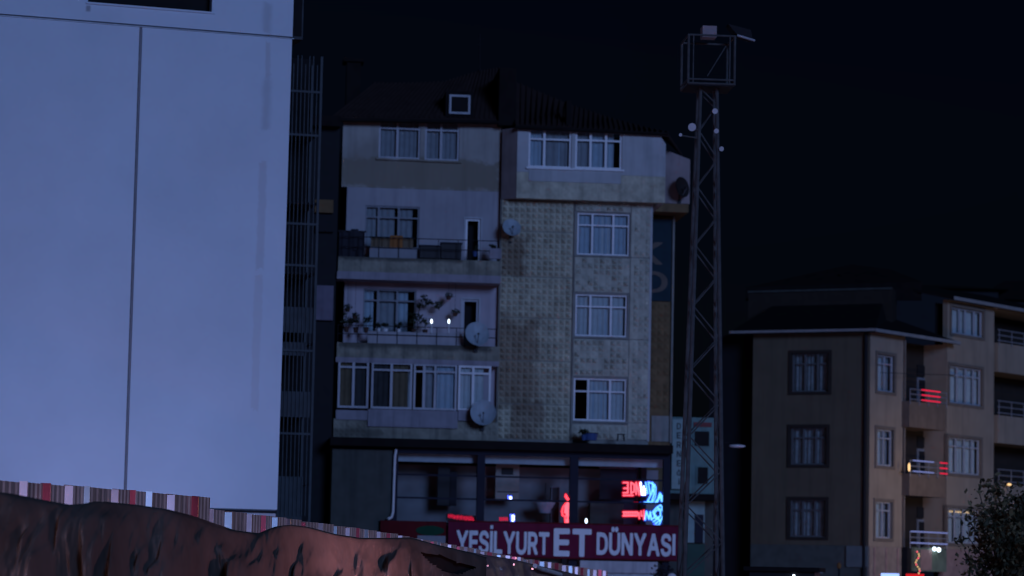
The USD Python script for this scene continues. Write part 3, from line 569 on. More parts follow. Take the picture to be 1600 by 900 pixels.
bl = thing_at('small_lamp', 'tiny white lamp lit low inside the right shop window', 'lamp', 916, 814, -.8); MB().sphere((0, 0, 0), .045, 2, (1, 1, 2)).build('bulb', 'lamp_white', bl); MB().box(-.05, .05, -.05, .05, -.2, -.095).build('base', 'plastic_dark', bl)

# ---------------- butcher signs
mat('sign_maroon', (.13, .012, .04), .7, var=.15, scale=1.5, streak=.2, spec=.08); mat('sign_letter', (.66, .72, .78), .5, var=.05); mat('sign_red', (.10, .008, .012), .7, var=.2, streak=.3, spec=.08); mat('sign_green', (.006, .05, .028), .7, spec=.1)
ysg = ys - .30
sg = at_frame('butcher_sign', 'long maroon shop sign with pale capitals YESİLYURT ET DÜNYASI', 'sign', C)
r = R(700, 819, 1060, 871, ysg); MB().box(r[0], r[1], ysg, ysg + .2, r[2], r[3]).build('board', 'sign_maroon', sg)
MB().box(r[0] - .02, r[1] + .02, ysg - .03, ysg + .2, r[3] + .003, r[3] + .05).box(r[0] - .02, r[1] + .02, ysg - .03, ysg + .2, r[2] - .05, r[2] - .003).build('sign_frame', 'sign_red', sg)
letters(sg, C, 'YESİLYURT', 713, 858, 830, 864, ysg - .004, 'sign_letter', gap=.08, fat=.022)
letters(sg, C, 'ET', 865, 924, 826, 867.5, ysg - .004, 'sign_letter', gap=.12, fat=.025)
letters(sg, C, 'DÜNYASI', 932, 1055, 833, 866.5, ysg - .004, 'sign_letter', gap=.08, fat=.022)
s2 = at_frame('red_signboard', 'dark red signboard with a green oval, left of the butcher sign', 'sign', C)
r = R(594, 814, 697, 852, ysg + .1); MB().box(r[0], r[1], ysg + .1, ysg + .25, r[2], r[3]).build('board', 'sign_red', s2)
c0 = C.sz(672, 829, ysg + .09); MB().slab(Polygon([(c0[0] + .5 * math.cos(t), c0[1] + .17 * math.sin(t)) for t in np.linspace(0, 2 * math.pi, 28)[:-1]]), ysg + .07, ysg + .098).build('oval', 'sign_green', s2)
r = R(652, 837, 696, 850, ysg + .1); MB().box(r[0], r[1], ysg + .07, ysg + .098, r[2], r[3]).build('lower_strip', 'pvc_dim', s2)

# ---------------- banner on the wing
mat('banner_blue', (.02, .04, .055), .8, var=.15, spec=.1); mat('banner_letter', (.13, .105, .09), .8)
kb = at_frame('wall_banner', 'dark blue vertical banner with big letters on the wing beyond the tiles', 'banner', C)
r = R(985, 342, 1049, 470, wy - .08); MB().box(r[0], r[1], wy - .08, wy - .06, r[2], r[3]).build('cloth', 'banner_blue', kb)
letters(kb, C, 'K', 992, 1035, 378, 412, wy - .085, 'banner_letter', depth=.01); letters(kb, C, 'O', 995, 1043, 424, 456, wy - .085, 'banner_letter', depth=.01)

# ---------------- satellite dishes
def dish(label, px, py, r_px, y, matd='dish_grey', tilt=35, yaw=0):
    t = thing_at('satellite_dish', label, 'satellite dish', px, py, y, group='satellite dishes on the tiled block'); r = r_px / PXM
    n, k = 24, 6; v = [(0, .10 * r, 0)]; f = []
    for j in range(1, k + 1):
        q = j / k
        for i in range(n): a = i * 2 * math.pi / n; v.append((r * q * math.cos(a), .10 * r - .32 * r * q * q, r * q * math.sin(a) * 1.06))
    f = [(0, 1 + i, 1 + (i + 1) % n) for i in range(n)]
    for j in range(k - 1):
        o = 1 + j * n; f += [(o + i, o + n + i, o + n + (i + 1) % n) for i in range(n)] + [(o + i, o + n + (i + 1) % n, o + (i + 1) % n) for i in range(n)]
    v = np.array(v); T = trimesh.transformations.rotation_matrix(math.radians(yaw), [0, 0, 1])[:3, :3] @ trimesh.transformations.rotation_matrix(math.radians(tilt), [1, 0, 0])[:3, :3]
    v2 = np.vstack([v, v + [0, .012, 0]]) @ T.T; nf = np.array(f); MB().add(v2, np.vstack([nf, nf[:, ::-1] + len(v)])).build('dish', matd, t, smooth=40)
    tip = T @ np.array([0, -.75 * r, -.25 * r]); MB().tube(T @ np.array([0, .0, -.9 * r]), tip, .014).build('arm', 'steel_grey', t)
    MB().tube(tip, tip + T @ np.array([0, .1, .04]), .035).build('receiver', 'plastic_dark', t)
    MB().tube((0, .1 * r + .02, 0), (0, .36, -.05), .03).tube((0, .36, -.05), (0, .36, -.5), .03).box(-.07, .07, .36, .42, -.6, -.4).build('mount', 'plastic_dark', t)
dish('grey satellite dish on the tiled wall beside the third floor balcony', 799, 357, 15, -.42, tilt=-28, yaw=8)
dish('grey satellite dish on the plant filled balcony beside its door', 745, 523, 19, -1.2, tilt=-20, yaw=6)
dish('largest grey satellite dish, beside the glazed balcony', 755, 646, 20, -1.2, tilt=-18, yaw=-4)
dish('dark satellite dish on the corner balcony next to the mast', 1064, 293, 16, 1.6, 'dish_dark', tilt=-10, yaw=38)

# ---------------- plants and odds on the balconies
def leaves(m, c, rad, n, size, r, flat=.7):
    for _ in range(n):
        d = r.normal(size=3); d /= np.linalg.norm(d); p = np.array(c) + d * rad * r.random() ** .5 * np.array([1, 1, flat])
        a = r.normal(size=3); a /= np.linalg.norm(a); b = np.cross(a, r.normal(size=3)); b /= np.linalg.norm(b); s_ = size * r.uniform(.6, 1.3)
        m.add([p - a * s_, p + b * s_ * .45, p + a * s_, p - b * s_ * .45], [(0, 1, 2, 3)])
def potted(label, px, py, y, h, w_, potm='terracotta', lm='leaf_dark', n=60, seed=1):
    t = thing_at('potted_plant', label, 'plant', px, py, y, group='potted plants on the block'); r = np.random.default_rng(seed)
    MB().tube((0, 0, 0), (0, 0, .2), .07, 12, .1).build('pot', potm, t)
    m = MB().tube((0, 0, .2), (0, 0, .2 + h * .6), .012, 6)
    for k in range(4): leaves(m, (r.uniform(-w_, w_) * .5, r.uniform(-.08, .08), .25 + h * r.uniform(.3, .9)), w_ * .5, n // 4, .06, r)
    m.build('foliage', lm, t)
row = [(541, 519, .35, .3, 'large dark leafed pot plant at the left end of the plant balcony'), (556, 520, .3, .25, 'pot plant beside the leftmost plant of the plant balcony'), (572, 520, .45, .28, 'pot plant under the left edge of the balcony window'), (590, 522, .12, .14, 'low pot plant below the balcony window, first of the white pots'),
       (602, 522, .12, .14, 'low pot plant below the balcony window, second of the white pots'), (622, 523, .16, .18, 'low bushy pot plant below the balcony window, third of the white pots'), (646, 523, .7, .34, 'tall pot plant at the right edge of the balcony window'), (664, 524, .4, .3, 'bushy pot plant left of the two small white lamps')]
for i, (px, py, h, w_, lab) in enumerate(row): potted(lab, px, py, -.5, h, w_, 'plastic_white' if 2 < i < 6 else 'terracotta', 'leaf_dark', 70, 20 + i)
t = thing_at('climbing_plant', 'straggling climber growing up past the balcony window', 'plant', 653, 522, -.35); r = np.random.default_rng(90); m = MB(); pts = [C.sz(*p, -.35) for p in ((653, 515), (652, 495), (657, 478), (664, 468), (672, 472), (685, 476))]; o = C.sz(653, 522, -.35)
pp = [np.array([p[0] - o[0], 0, p[1] - o[1]]) for p in pts]; MB().path(pp, .015, 6).build('stem', 'bark', t)
for p in pp[1:]: leaves(m, p, .22, 26, .07, r, .5)
for p in ((663, 463), (668, 474), (683, 480), (687, 473)): q = C.sz(*p, -.35); leaves(m, (q[0] - o[0], 0, q[1] - o[1]), .13, 14, .07, r, .5)
m.build('foliage', 'leaf_dark', t)
for i, (px, py, top, lab) in enumerate(((543, 482, 440, 'hanging basket at the left end of the plant balcony'), (555, 494, 440, 'lower hanging basket at the left end of the plant balcony'), (701, 463, 437, 'small hanging basket in the middle of the plant balcony'), (711, 489, 437, 'hanging basket beside the plant balcony door'))):
    t = thing_at('hanging_basket', lab, 'hanging plant', px, py, -.3, group='hanging baskets on the plant balcony'); r = np.random.default_rng(70 + i); zt = C.sz(px, top, -.3)[1] - C.sz(px, py, -.3)[1]
    MB().tube((0, 0, 0), (0, 0, zt), .006, 5).build('cord', 'plastic_dark', t); MB().tube((0, 0, -.12), (0, 0, 0), .07, 10, .11).build('basket', 'terracotta', t); m = MB(); leaves(m, (0, 0, .04), .17, 50, .055, r); m.build('foliage', 'leaf_dark', t)
for px, lab in ((674, 'left of two small lit white lamps on the plant balcony rail'), (701, 'right of two small lit white lamps on the plant balcony rail')):
    t = thing_at('garden_lamp', lab, 'lamp', px, 516, -.70, group='small white balcony lamps'); MB().tube((0, 0, -.1), (0, 0, .2), .03, 8, .022).build('stake', 'plastic_white', t); MB().sphere((0, 0, .31), .035, 2, (1, 1, 2.4)).build('bulb', 'lamp_white', t); MB().tube((0, 0, .21), (0, 0, .24), .05, 10).build('collar', 'plastic_white', t)
odds = [('laundry_rack', 'clothes', 'dark clothes airing at the left end of the third floor balcony', 549, 403, .45, .95, 'cloth_dark', 1), ('folded_rug', 'rug', 'folded rug with an orange patch over the third floor balcony rail', 612, 403, .75, .72, 'curtain_brown', 2), ('storage_crate', 'crate', 'dark storage crate behind the third floor balcony rail, left one', 672, 403, .36, .40, 'plastic_dark', 3), ('storage_crate', 'crate', 'larger dark storage crate behind the third floor balcony rail, right one', 705, 404, .36, .52, 'plastic_dark', 4)]
for nm, cat, lab, px, py, hw, hh, mt, k in odds:
    t = thing_at(nm, lab, cat, px, py, -.5); s_ = .05; rr_ = np.random.default_rng(k)
    if nm == 'storage_crate':
        MB().box(-hw, hw, 0, .4, 0, hh).build('body', mt, t); MB().box(-hw - .03, hw + .03, -.03, .43, hh + .003, hh + .06).build('lid', 'cloth_dark', t)
        for q in (-.5, 0, .5): MB().box(q * hw - .03, q * hw + .03, -.02, -.003, .02, hh - .02).build('rib', 'plastic_dark', t)
    else:
        v, f = wavy(-hw, hw, 0, hh, 0, .05, .25, k); MB().add(v, f).build('cloth', mt, t, smooth=True); MB().tube((-hw - .05, 0, hh), (hw + .05, 0, hh), .03).build('rail', 'plastic_dark', t)
        v, f = wavy(-hw * .1, hw * .5, hh * .3, hh + .08, -.06, .03, .2, k + 9); MB().add(v, f).build('cloth', 'cloth_orange' if k == 2 else 'cloth_dark', t, smooth=True)
potted('pot plant with red flowers beside the third floor balcony door', 768, 400, -.66, .2, .2, 'terracotta', 'leaf_dark', 60, 41)
potted('low pot plant in front of the third floor balcony door', 742, 401, -.55, .15, .2, 'plastic_blue', 'leaf_dark', 50, 42)
potted('leafy plant in a blue tub on the canopy under the lowest window', 912, 688, -.9, .12, .25, 'plastic_blue', 'leaf_dark', 90, 43)
tb = thing_at('blue_tub', 'dark blue tub on the canopy under the lowest window', 'tub', 922, 688, -.7); MB().tube((0, 0, 0), (0, 0, .24), .24, 16, .28).build('body', 'plastic_blue', tb); MB().tube((0, 0, .24), (0, 0, .265), .30, 16).build('rim', 'plastic_dark', tb)
bt_ = thing_at('folded_chair', 'small dark stool standing on the canopy near its right end', 'stool', 970, 689, -.9); MB().box(-.14, .14, -.1, .1, .22, .25).build('seat', 'plastic_dark', bt_)
for sx in (-.12, .12): MB().tube((sx, -.08, 0), (sx * .8, -.08, .22), .015).build('leg', 'plastic_dark', bt_); MB().tube((sx, .08, 0), (sx * .8, .08, .22), .015).build('leg', 'plastic_dark', bt_)

# ================================================================== 3  lattice mast
T = Frame(1095, 70.0, 5.0)
ms = at_frame('lattice_mast', 'slim lattice steel mast with a caged platform right of the tiled block', 'mast', T)
zc0, zc1 = T.sz(1106, 138)[1], T.sz(1107, 62)[1]; hw0, hw1 = .47, .20
hw = lambda z: hw0 + (hw1 - hw0) * (z - 3) / (zc0 - 3)
for sx in (-1, 1):
    for sy in (-1, 1): MB().tube((sx * hw(0), sy * hw(0), 0), (sx * hw(zc0), sy * hw(zc0), zc0), .058, 8, .044).build('leg', 'galvanised', ms)
z, i = .3, 0; nodes = []
while z < zc0 - .3: nodes.append(z); z += .48 + hw(z) * .85
nodes.append(zc0 - .05)
for k, (za, zb_) in enumerate(zip(nodes[:-1], nodes[1:])):
    for face in range(4):
        a, b = hw(za), hw(zb_); s_ = 1 if (k + face // 1) % 2 else -1
        p, q = {0: ((-s_ * a, -a), (s_ * b, -b)), 1: ((a, -s_ * a), (b, s_ * b)), 2: ((-s_ * a, a), (s_ * b, b)), 3: ((-a, -s_ * a), (-b, s_ * b))}[face]
        MB().tube((*p, za), (*q, zb_), .019, 6).build('brace', 'galvanised', ms)
g = .57; m = MB()
pl = MB().box(-g, g, -g, g, zc0 - .03, zc0 + .02).build('platform', 'dark_paint', ms)
for sx in (-1, 1):
    for sy in (-1, 1): MB().tube((sx * g, sy * g, zc0), (sx * g, sy * g, zc1), .032).build('cage_post', 'galvanised', ms)
for zz in (zc0 + .02, zc1, zc0 + .12):
    for (a, b) in (((-g, -g), (g, -g)), ((g, -g), (g, g)), ((g, g), (-g, g)), ((-g, g), (-g, -g))): MB().tube((*a, zz), (*b, zz), .026).build('cage_rail', 'galvanised', ms)
for x in (-g + .12, g - .12): MB().tube((x, -g, zc0), (x, -g, zc1), .018).build('cage_bar', 'galvanised', ms)
MB().tube((-.1, -g, zc0 + .2), (.35, -g, zc1 - .25), .015).build('cage_brace', 'galvanised', ms)
mat('box_pink', (.32, .25, .26), .6)
x0, z0 = T.sz(1096, 59); x1, z1 = T.sz(1118, 43); MB().box(x0, x1, -.2, .2, zc1 + .03, z1).build('equipment_box', 'box_pink', ms)
a0 = T.sz(1148, 62); a1 = T.sz(1177, 68)
fl = MB().hull([(a0[0] - .2, y, z_) for y in (-.2, .25) for z_ in (a0[1] + .35,)] + [(a1[0] - .05, y, a1[1] + .08) for y in (-.2, .25)] + [(a1[0] - .1, y, a1[1] + .3) for y in (-.2, .25)] + [(a0[0] + .02, y, a0[1] + .1) for y in (-.2, .25)]).build('floodlight', 'dark_paint', ms)
MB().tube((a0[0] + .02, -.22, a0[1] + .07), (a1[0], -.22, a1[1] + .03), .03).build('rim', 'pvc_grey', fl)
MB().tube((g, 0, zc1), (a0[0] + .1, 0, a0[1] + .25), .025).build('bracket', 'dark_paint', ms)
mat('lens_pale', (.55, .55, .58), .4)
for (px, py, r_) in ((1081, 199, .10), (1117, 174, .07), (1119, 205, .06), (1127, 233, .06), (1063, 211, .04)):
    s_, zz = T.sz(px, py, -.3); MB().tube((s_, -.34, zz), (s_, -.22, zz + .03), r_, 12, r_ * .6).build('spotlight', 'lens_pale', ms); MB().tube((s_, -.25, zz), ((-1 if px < 1100 else 1) * hw(zz), -hw(zz), zz - .05), .02, 6).build('bracket', 'galvanised', ms)
MB().tube((hw(0) + .05, -hw(0), 0), (hw(zc0) + .03, -hw(zc0), zc0), .022, 6).build('cable', 'plastic_dark', ms)

# ================================================================== 4  association house behind the mast
H = Frame(1047, 113.5, 4.0)
mat('teal_wall', (.13, .23, .23), .85, streak=.3); mat('sign_dim_white', (.22, .33, .33), .6); mat('dim_red', (.16, .04, .045), .7); mat('dim_green', (.03, .075, .065), .8)
ah = at_frame('association_house', 'small teal house seen between the tiled block and the mast', 'house', H)
hr = H.rect(1030, 652, 1118, 772); MB().box(hr[0], hr[1], 0, 6, hr[2], hr[3]).build('upper_wall', 'teal_wall', ah)
MB().box(hr[0], hr[1], .3, 6, 0, hr[2] - .1).build('lower_wall', 'dull_wall', ah)
MB().box(hr[0], hr[1] + .1, -.9, .29, hr[2] - .25, hr[2] - .003).build('porch_roof', 'roof_dark', ah)
r = H.rect(1071, 783, 1101, 848, .1); MB().box(r[0], r[1], .1, .29, r[2], r[3]).build('porch_wall', 'sign_dim_white', ah)
r = H.rect(1086, 804, 1099, 848, .05); MB().box(r[0], r[1], .04, .096, r[2], r[3]).build('door', 'navy_paint', ah)
r = H.rect(1071, 850, 1101, 900, .1); MB().box(r[0], r[1], .1, .29, 0, r[3]).build('gate', 'dim_green', ah)
for (a, b, c, d) in ((1085, 674, 1108, 697), (1090, 730, 1106, 756)):
    r = H.rect(a, b, c, d, -.03); MB().box(r[0] - .05, r[1] + .05, -.05, -.03, r[2] - .05, r[3] + .05).build('window_frame', 'teal_wall', ah); MB().box(r[0], r[1], -.06, -.052, r[2], r[3]).build('window', 'black_room', ah)
r = H.rect(1084, 660, 1112, 667, -.03); MB().box(r[0], r[1], -.05, -.004, r[2], r[3]).build('awning', 'dim_red', ah)
vs = at_frame('vertical_sign', 'white vertical sign with stacked dark letters DERNEĞİ', 'sign', H)
r = H.rect(1050, 655, 1070, 764, -.2); MB().box(r[0], r[1], -.2, -.1, r[2], r[3]).build('board', 'sign_dim_white', vs)
for i, ch_ in enumerate('DERNEĞİ'): letters(vs, H, ch_, 1057.5 if ch_ != 'İ' else 1060, 1064 if ch_ != 'İ' else 1062, 661 + i * 14.5 + (2 if ch_ in 'Ğİ' else 0), 670.5 + i * 14.5, -.205, 'plastic_dark', depth=.01)

# ================================================================== 5  beige corner block on the right
K1, K2 = Frame(1357, 113.0, -25.5), Frame(1357, 113.0, 52.0)
mat('beige_shaded', (.12, .098, .068), .9, var=.15, scale=.8, streak=.2); mat('beige', (.34, .265, .20), .9, var=.14, scale=.8, streak=.2, bump=.1); mat('parapet_brown', (.20, .145, .11), .9, streak=.25); mat('surround_brown', (.038, .03, .026), .9, spec=.1); mat('surround_tan', (.19, .15, .12), .85); mat('fascia_light', (.27, .26, .26), .8); mat('shutter_tan', (.30, .23, .19), .7, var=.25, scale=3); mat('panel_green', (.15, .19, .14), .7, var=.3, scale=2); mat('panel_pink', (.34, .22, .2), .7, var=.25); mat('board_teal', (.14, .16, .16), .7); mat('ground_paint', (.08, .088, .08), .85, var=.25); mat('rail_paint', (.30, .30, .33), .4, .3); mat('lace', (.24, .26, .27), .9, var=.3, scale=6); mat('frame_dull', (.11, .115, .12), .8)
kb_ = at_frame('corner_block', 'beige corner apartment block with narrow balconies at the right of the picture', 'building', K1)
# everything of this block is written in K1's coordinates; k2(...) turns face-two coordinates into them
def k2(s, y, z): q = K2.w(s, y, z) - K1.o; return (float(np.dot(q, K1.u)), float(np.dot(q, K1.v)), z)
class MB2(BASE):
    def build(s, name, mat_, parent, label=None, smooth=False, kind=None):
        s.V = [np.array([k2(*p) for p in v]) for v in s.V]; return BASE.build(s, name, mat_, parent, label, smooth, kind)
L1 = lambda px, py, y=0.0: K1.sz(px, py, y); L2 = lambda px, py, y=0.0: K2.sz(px, py, y)
z_eave = (L1(1357, 516)[1]); sl = L1(1176, 600)[0]
k1w = [K1.rect(1237, 552, 1295, 612), K1.rect(1235, 668, 1292, 726), K1.rect(1234, 781, 1290, 839)]
zg = L1(1300, 852)[1]
MB().slab(sbox(sl, zg, -.003, z_eave).difference(rects_union(k1w)), 0, .22).build('side_wall', 'beige_shaded', kb_)  # darker copy of the beige: this face's shade is in the colour
for r in k1w: window(kb_, *r, cols=(.34, .68), transom=.27, y=.1, frame='frame_dull', fw=.06, curtains=((.02, .98, 'lace'),), surround='surround_brown')
MB().box(sl - 2.2, sl - .004, .9, 4, 0, z_eave).build('set_back_wall', 'dark_paint', kb_)
MB().box(sl, -.05, .0, .2, 0, zg - .004).build('ground_wall', 'ground_paint', kb_)
MB().box(sl, -.4, .5, .6, 0, z_eave - .1).build('dark_backing', 'black_room', kb_)
r = K1.rect(1322, 853, 1356, 886, -.1); MB().box(r[0], r[1], -.1, -.004, r[2], r[3]).build('ground_board', 'board_teal', kb_)
# face two, first bay
sb1, sb2, sb3, sb4 = L2(1414, 600)[0], L2(1480, 600)[0], L2(1553, 600)[0], L2(1700, 600)[0]
w2 = [K2.rect(1370, 555, 1397, 612), K2.rect(1369, 671, 1395, 728), K2.rect(1367, 784, 1393, 841)]
MB2().slab(sbox(.003, zg, sb1, L2(1385, 519)[1]).difference(rects_union(w2)), 0, .22).build('bay_wall', 'beige', kb_)
_MB = MB
def window2(*a, **k):
    global MB
    MB = MB2
    try: return window(*a, **k)
    finally: MB = _MB
for r in w2: window2(kb_, *r, cols=(.55,), transom=.24, y=.08, frame='pvc_grey', fw=.06, curtains=((0, .6, cw), (.6, 1, cg)), surround='surround_tan')
MB2().box(.22, sb1, .5, .6, 0, z_eave - .1).build('dark_backing', 'black_room', kb_)
MB2().tube((sb1 - .12, -.06, zg), (sb1 - .12, -.06, z_eave - .2), .05).build('downpipe', 'surround_tan', kb_)
# balcony column
yb = 1.1
MB2().box(sb1, sb2, yb, yb + .2, zg, z_eave - .1).build('balcony_back_wall', 'surround_brown', kb_)  # dark brown puts the shade of the balcony recess into the colour
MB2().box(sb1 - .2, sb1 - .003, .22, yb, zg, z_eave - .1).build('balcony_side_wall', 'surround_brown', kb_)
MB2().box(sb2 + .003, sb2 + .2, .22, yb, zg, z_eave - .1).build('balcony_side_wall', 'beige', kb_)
MB().tube((-.16, -.07, 0), (-.16, -.07, z_eave - .1), .075, 10).build('downpipe', 'dark_paint', kb_)
MB2().box(sb1, sb1 + .42, .35, yb - .004, zg, z_eave - .1).build('niche_shade', 'dark_paint', kb_)  # dark box added for the shade at the recess's left side
rails = []
for i, (pr, pt, pb) in enumerate(((611, 630, 670), (722, 742, 776), (832, 853, 853))):
    zr_, zt_, zb_ = (L2(1450, p, -.35)[1] for p in (pr, pt, pb)); s0, s1 = L2(1421, pt, -.35)[0], L2(1478, pt, -.35)[0]
    if pb > pt: MB2().box(s0, s1, -.35, yb, zb_, zt_).build('balcony_parapet', 'parapet_brown', kb_)
    rm = MB2()
    for k in range(3): rm.tube((s0, -.38, zr_ - k * (zr_ - zt_) / 2.4), (s1, -.38, zr_ - k * (zr_ - zt_) / 2.4), .028, 12)
    for k in range(5): rm.tube((s0 + k * (s1 - s0) / 4, -.38, zt_ - .12), (s0 + k * (s1 - s0) / 4, -.38, zr_), .02, 8)
    rw = rm.build('balcony_railing', 'rail_paint', kb_, smooth=40)
    for (t0, t1, lm_) in ((((.30, .80, 'led_glint_red'),), ((.06, .62, 'glint_blue'), (.80, 1.0, 'led_glint_red')), ((.0, 1.0, 'glint_blue'),))[i]):
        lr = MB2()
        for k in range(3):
            if lm_ == 'glint_blue' and k == 1: continue
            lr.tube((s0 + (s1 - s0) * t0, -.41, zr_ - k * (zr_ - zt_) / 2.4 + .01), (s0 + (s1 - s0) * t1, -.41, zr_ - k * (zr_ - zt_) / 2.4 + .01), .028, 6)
        lr.build('rail_glint', lm_, rw, kind='stuff')  # emissive tubes imitate coloured emergency light reflected in the rails
    dr = (L2(1432, pt - 20, yb)[0], L2(1456, pt - 20, yb)[0], zt_, L2(1445, pr - 20, yb)[1])
    d_ = MB2().box(dr[0], dr[1], yb - .05, yb - .004, dr[2], dr[3]).build('door', 'pvc_dim', kb_); MB2().box(dr[0] + .1, dr[1] - .1, yb - .07, yb - .053, dr[2], dr[3] - .1).build('pane', 'black_room', d_)
    MB2().box(dr[0], dr[1], yb - .05, yb - .004, dr[3] + .06, dr[3] + .5).build('transom_window', 'black_room', kb_)
# taller second bay
w3 = [K2.rect(1486, 483, 1536, 524), K2.rect(1483, 574, 1534, 632), K2.rect(1481, 685, 1532, 741), K2.rect(1480, 795, 1530, 849)]
z_e2 = L2(1515, 474)[1]
MB2().slab(sbox(sb2, zg, sb3, z_e2).difference(rects_union(w3)), 0, .22).build('bay_wall', 'beige', kb_)
for i, r in enumerate(w3): window2(kb_, *r, cols=(.30, .56, .80) if i else (.32, .5, .78), transom=.24 if i else 0, y=.08, frame='pvc_grey', fw=.06, curtains=((0, .98, cw), (.3, .55, cg)), surround='surround_tan')
r = w3[3]; MB2().box(r[0] + .05, r[1] - .1, .25, .28, r[3] - .16, r[3] - .10).build('light_strip', 'lamp_warm', kb_)
MB2().box(sb2 + .2, sb3, .6, .7, 0, z_e2 - .1).build('dark_backing', 'black_room', kb_)
# loggias at the picture's right edge
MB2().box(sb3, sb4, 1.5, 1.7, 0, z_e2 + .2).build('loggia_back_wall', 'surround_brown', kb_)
for i, (pr, pt, pb) in enumerate(((520, 540, 585), (630, 652, 695), (736, 758, 800))):
    zr_, zt_, zb_ = (L2(1590, p)[1] for p in (pr, pt, pb)); MB2().box(sb3 + .35, sb4, 0, 1.49, zb_, zt_).build('loggia_parapet', 'beige', kb_)
    rm = MB2()
    for k in range(3): rm.tube((sb3 + .3, -.03, zr_ - k * (zr_ - zt_) / 2.4), (sb4, -.03, zr_ - k * (zr_ - zt_) / 2.4), .028, 12)
    for k in range(7): rm.tube((sb3 + .4 + k * 1.1, -.03, zt_ - .1), (sb3 + .4 + k * 1.1, -.03, zr_), .02, 8)
    rm.build('loggia_railing', 'rail_paint', kb_, smooth=40)
MB2().box(sb3 + .003, sb4, -.2, 1.5, z_e2 - .1, z_e2 + .1).build('loggia_lintel', 'beige', kb_)
# shop fronts under the two bays
zs1 = zg - .004
MB2().box(.003, sb1 - .25, -.04, .2, 0, zs1).build('roller_shutter', 'shutter_tan', kb_)
for k in range(3): MB2().box(.3 + k * .9, .42 + k * .9, -.07, -.042, 0, zs1 - .05).build('shutter_rail', 'panel_pink', kb_)
MB2().box(sb1 - .24, sb1 + .3, -.3, .3, 0, zs1).build('shop_pier', 'dark_paint', kb_)
r0, r1 = L2(1424, 875, -.3)[0], L2(1479, 875, -.3)[0]; MB2().box(r0, r1, -.3, -.1, L2(1450, 893, -.3)[1], L2(1450, 856, -.3)[1]).build('shop_board', 'panel_green', kb_)
MB2().box(r0 + .7, r0 + 1.6, -.32, -.302, L2(1450, 891, -.3)[1], L2(1450, 859, -.3)[1]).build('board_panel', 'panel_pink', kb_)
MB2().box(sb2 - .3, sb3, -.04, .2, 0, zs1).build('shop_front', 'panel_pink', kb_)
# roofs
def K1w(px, py, y): s_, z_ = K1.sz(px, py, y); return (s_, y, z_)
lo = [(L1(1140, 518, -.45)[0], -.45, z_eave), (.35, -.45, z_eave)]
p_r = k2(sb2 + .25, -.45, z_eave); up = [(L1(1200, 480, 4)[0], 4.5, z_eave + 1.5), (-1.0, 4.5, z_eave + 1.5)]; p_u = k2(sb2 - .2, 2.6, z_eave + 1.1)
rf = MB(); sheet(rf, lo[0], lo[1], up[1], up[0]); sheet(rf, lo[1], p_r, p_u, up[1]); lowroof = rf.build('roof', 'roof_dark', kb_)
def strip(m, a, b, h, out=(0, -.03)):
    a, b = np.array(a, float), np.array(b, float); d = b - a; nrm = np.array([d[1], -d[0], 0]); nrm /= np.linalg.norm(nrm); o = nrm * .03
    m.hull([a, b, a + o, b + o, a - [0, 0, h], b - [0, 0, h], a + o - [0, 0, h], b + o - [0, 0, h]])
m = MB(); strip(m, np.array(lo[0]) + [0, -.004, .03], np.array(lo[1]) + [0, -.004, .03], .10); strip(m, np.array(lo[1]) + [.004, -.004, .03], np.array(p_r) + [.004, -.004, .03], .13); m.build('fascia', 'fascia_light', lowroof)
u0, u1 = L1(1168, 452, 4.5)[0], L1(1420, 452, 4.5)[0]; zu = L1(1300, 451, 4.5)[1]
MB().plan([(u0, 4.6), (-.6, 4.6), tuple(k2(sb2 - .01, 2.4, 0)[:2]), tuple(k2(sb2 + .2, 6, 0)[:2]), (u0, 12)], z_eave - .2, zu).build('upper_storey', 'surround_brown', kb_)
m = MB(); strip(m, (u0, 4.57, zu), (-.6, 4.57, zu), .08); m.build('parapet_cap', 'dull_wall', kb_)
e = [k2(sb2 - .3, -.45, z_e2 + .06), k2(sb4, -.45, z_e2 + .06), k2(sb4, 5, z_e2 + 1.5), k2(sb2 - .3, 5, z_e2 + 1.3)]
rf = MB(); sheet(rf, *e); top2 = rf.build('roof', 'roof_dark', kb_)
m = MB(); strip(m, np.array(e[0]) + [.006, -.006, .03], np.array(e[1]) + [.006, -.006, .03], .14); m.build('fascia', 'fascia_light', top2)
MB().hull([K1w(1165, 449, 6), K1w(1240, 434, 8), K1w(1330, 413, 8), K1w(1392, 421, 8), K1w(1440, 440, 6), K1w(1440, 470, 6), K1w(1165, 470, 6), K1w(1300, 470, 12), K1w(1330, 416, 12)]).build('main_roof', 'roof_dark', kb_)
m = MB2(); m.path([(L2(1376, 583, -.5)[0], -.5, L2(1376, 582, -.5)[1]), (L2(1430, 585, -.5)[0], -.5, L2(1430, 584.5, -.5)[1]), (L2(1492, 586, -.5)[0], -.5, L2(1492, 586, -.5)[1])], .014, 6); m.build('wire', 'plastic_dark', kb_)
# blue lamp pair over the green shop board
s_, zz = K2.sz(1463, 859, -.45); bp = thing('shop_lamp', 'pair of bluish white lamps shining over the green shop board', 'lamp', K2.w(s_, -.45, zz), K2.deg)
MB().sphere((-.16, 0, .03), .10, 2, (1, .6, .8)).build('bulb', 'lamp_white', bp); MB().sphere((.2, 0, 0), .11, 2, (1, .6, .8)).build('bulb', 'lamp_white', bp); MB().box(-.35, .4, .05, .1, .12, .18).build('bracket', 'plastic_dark', bp)
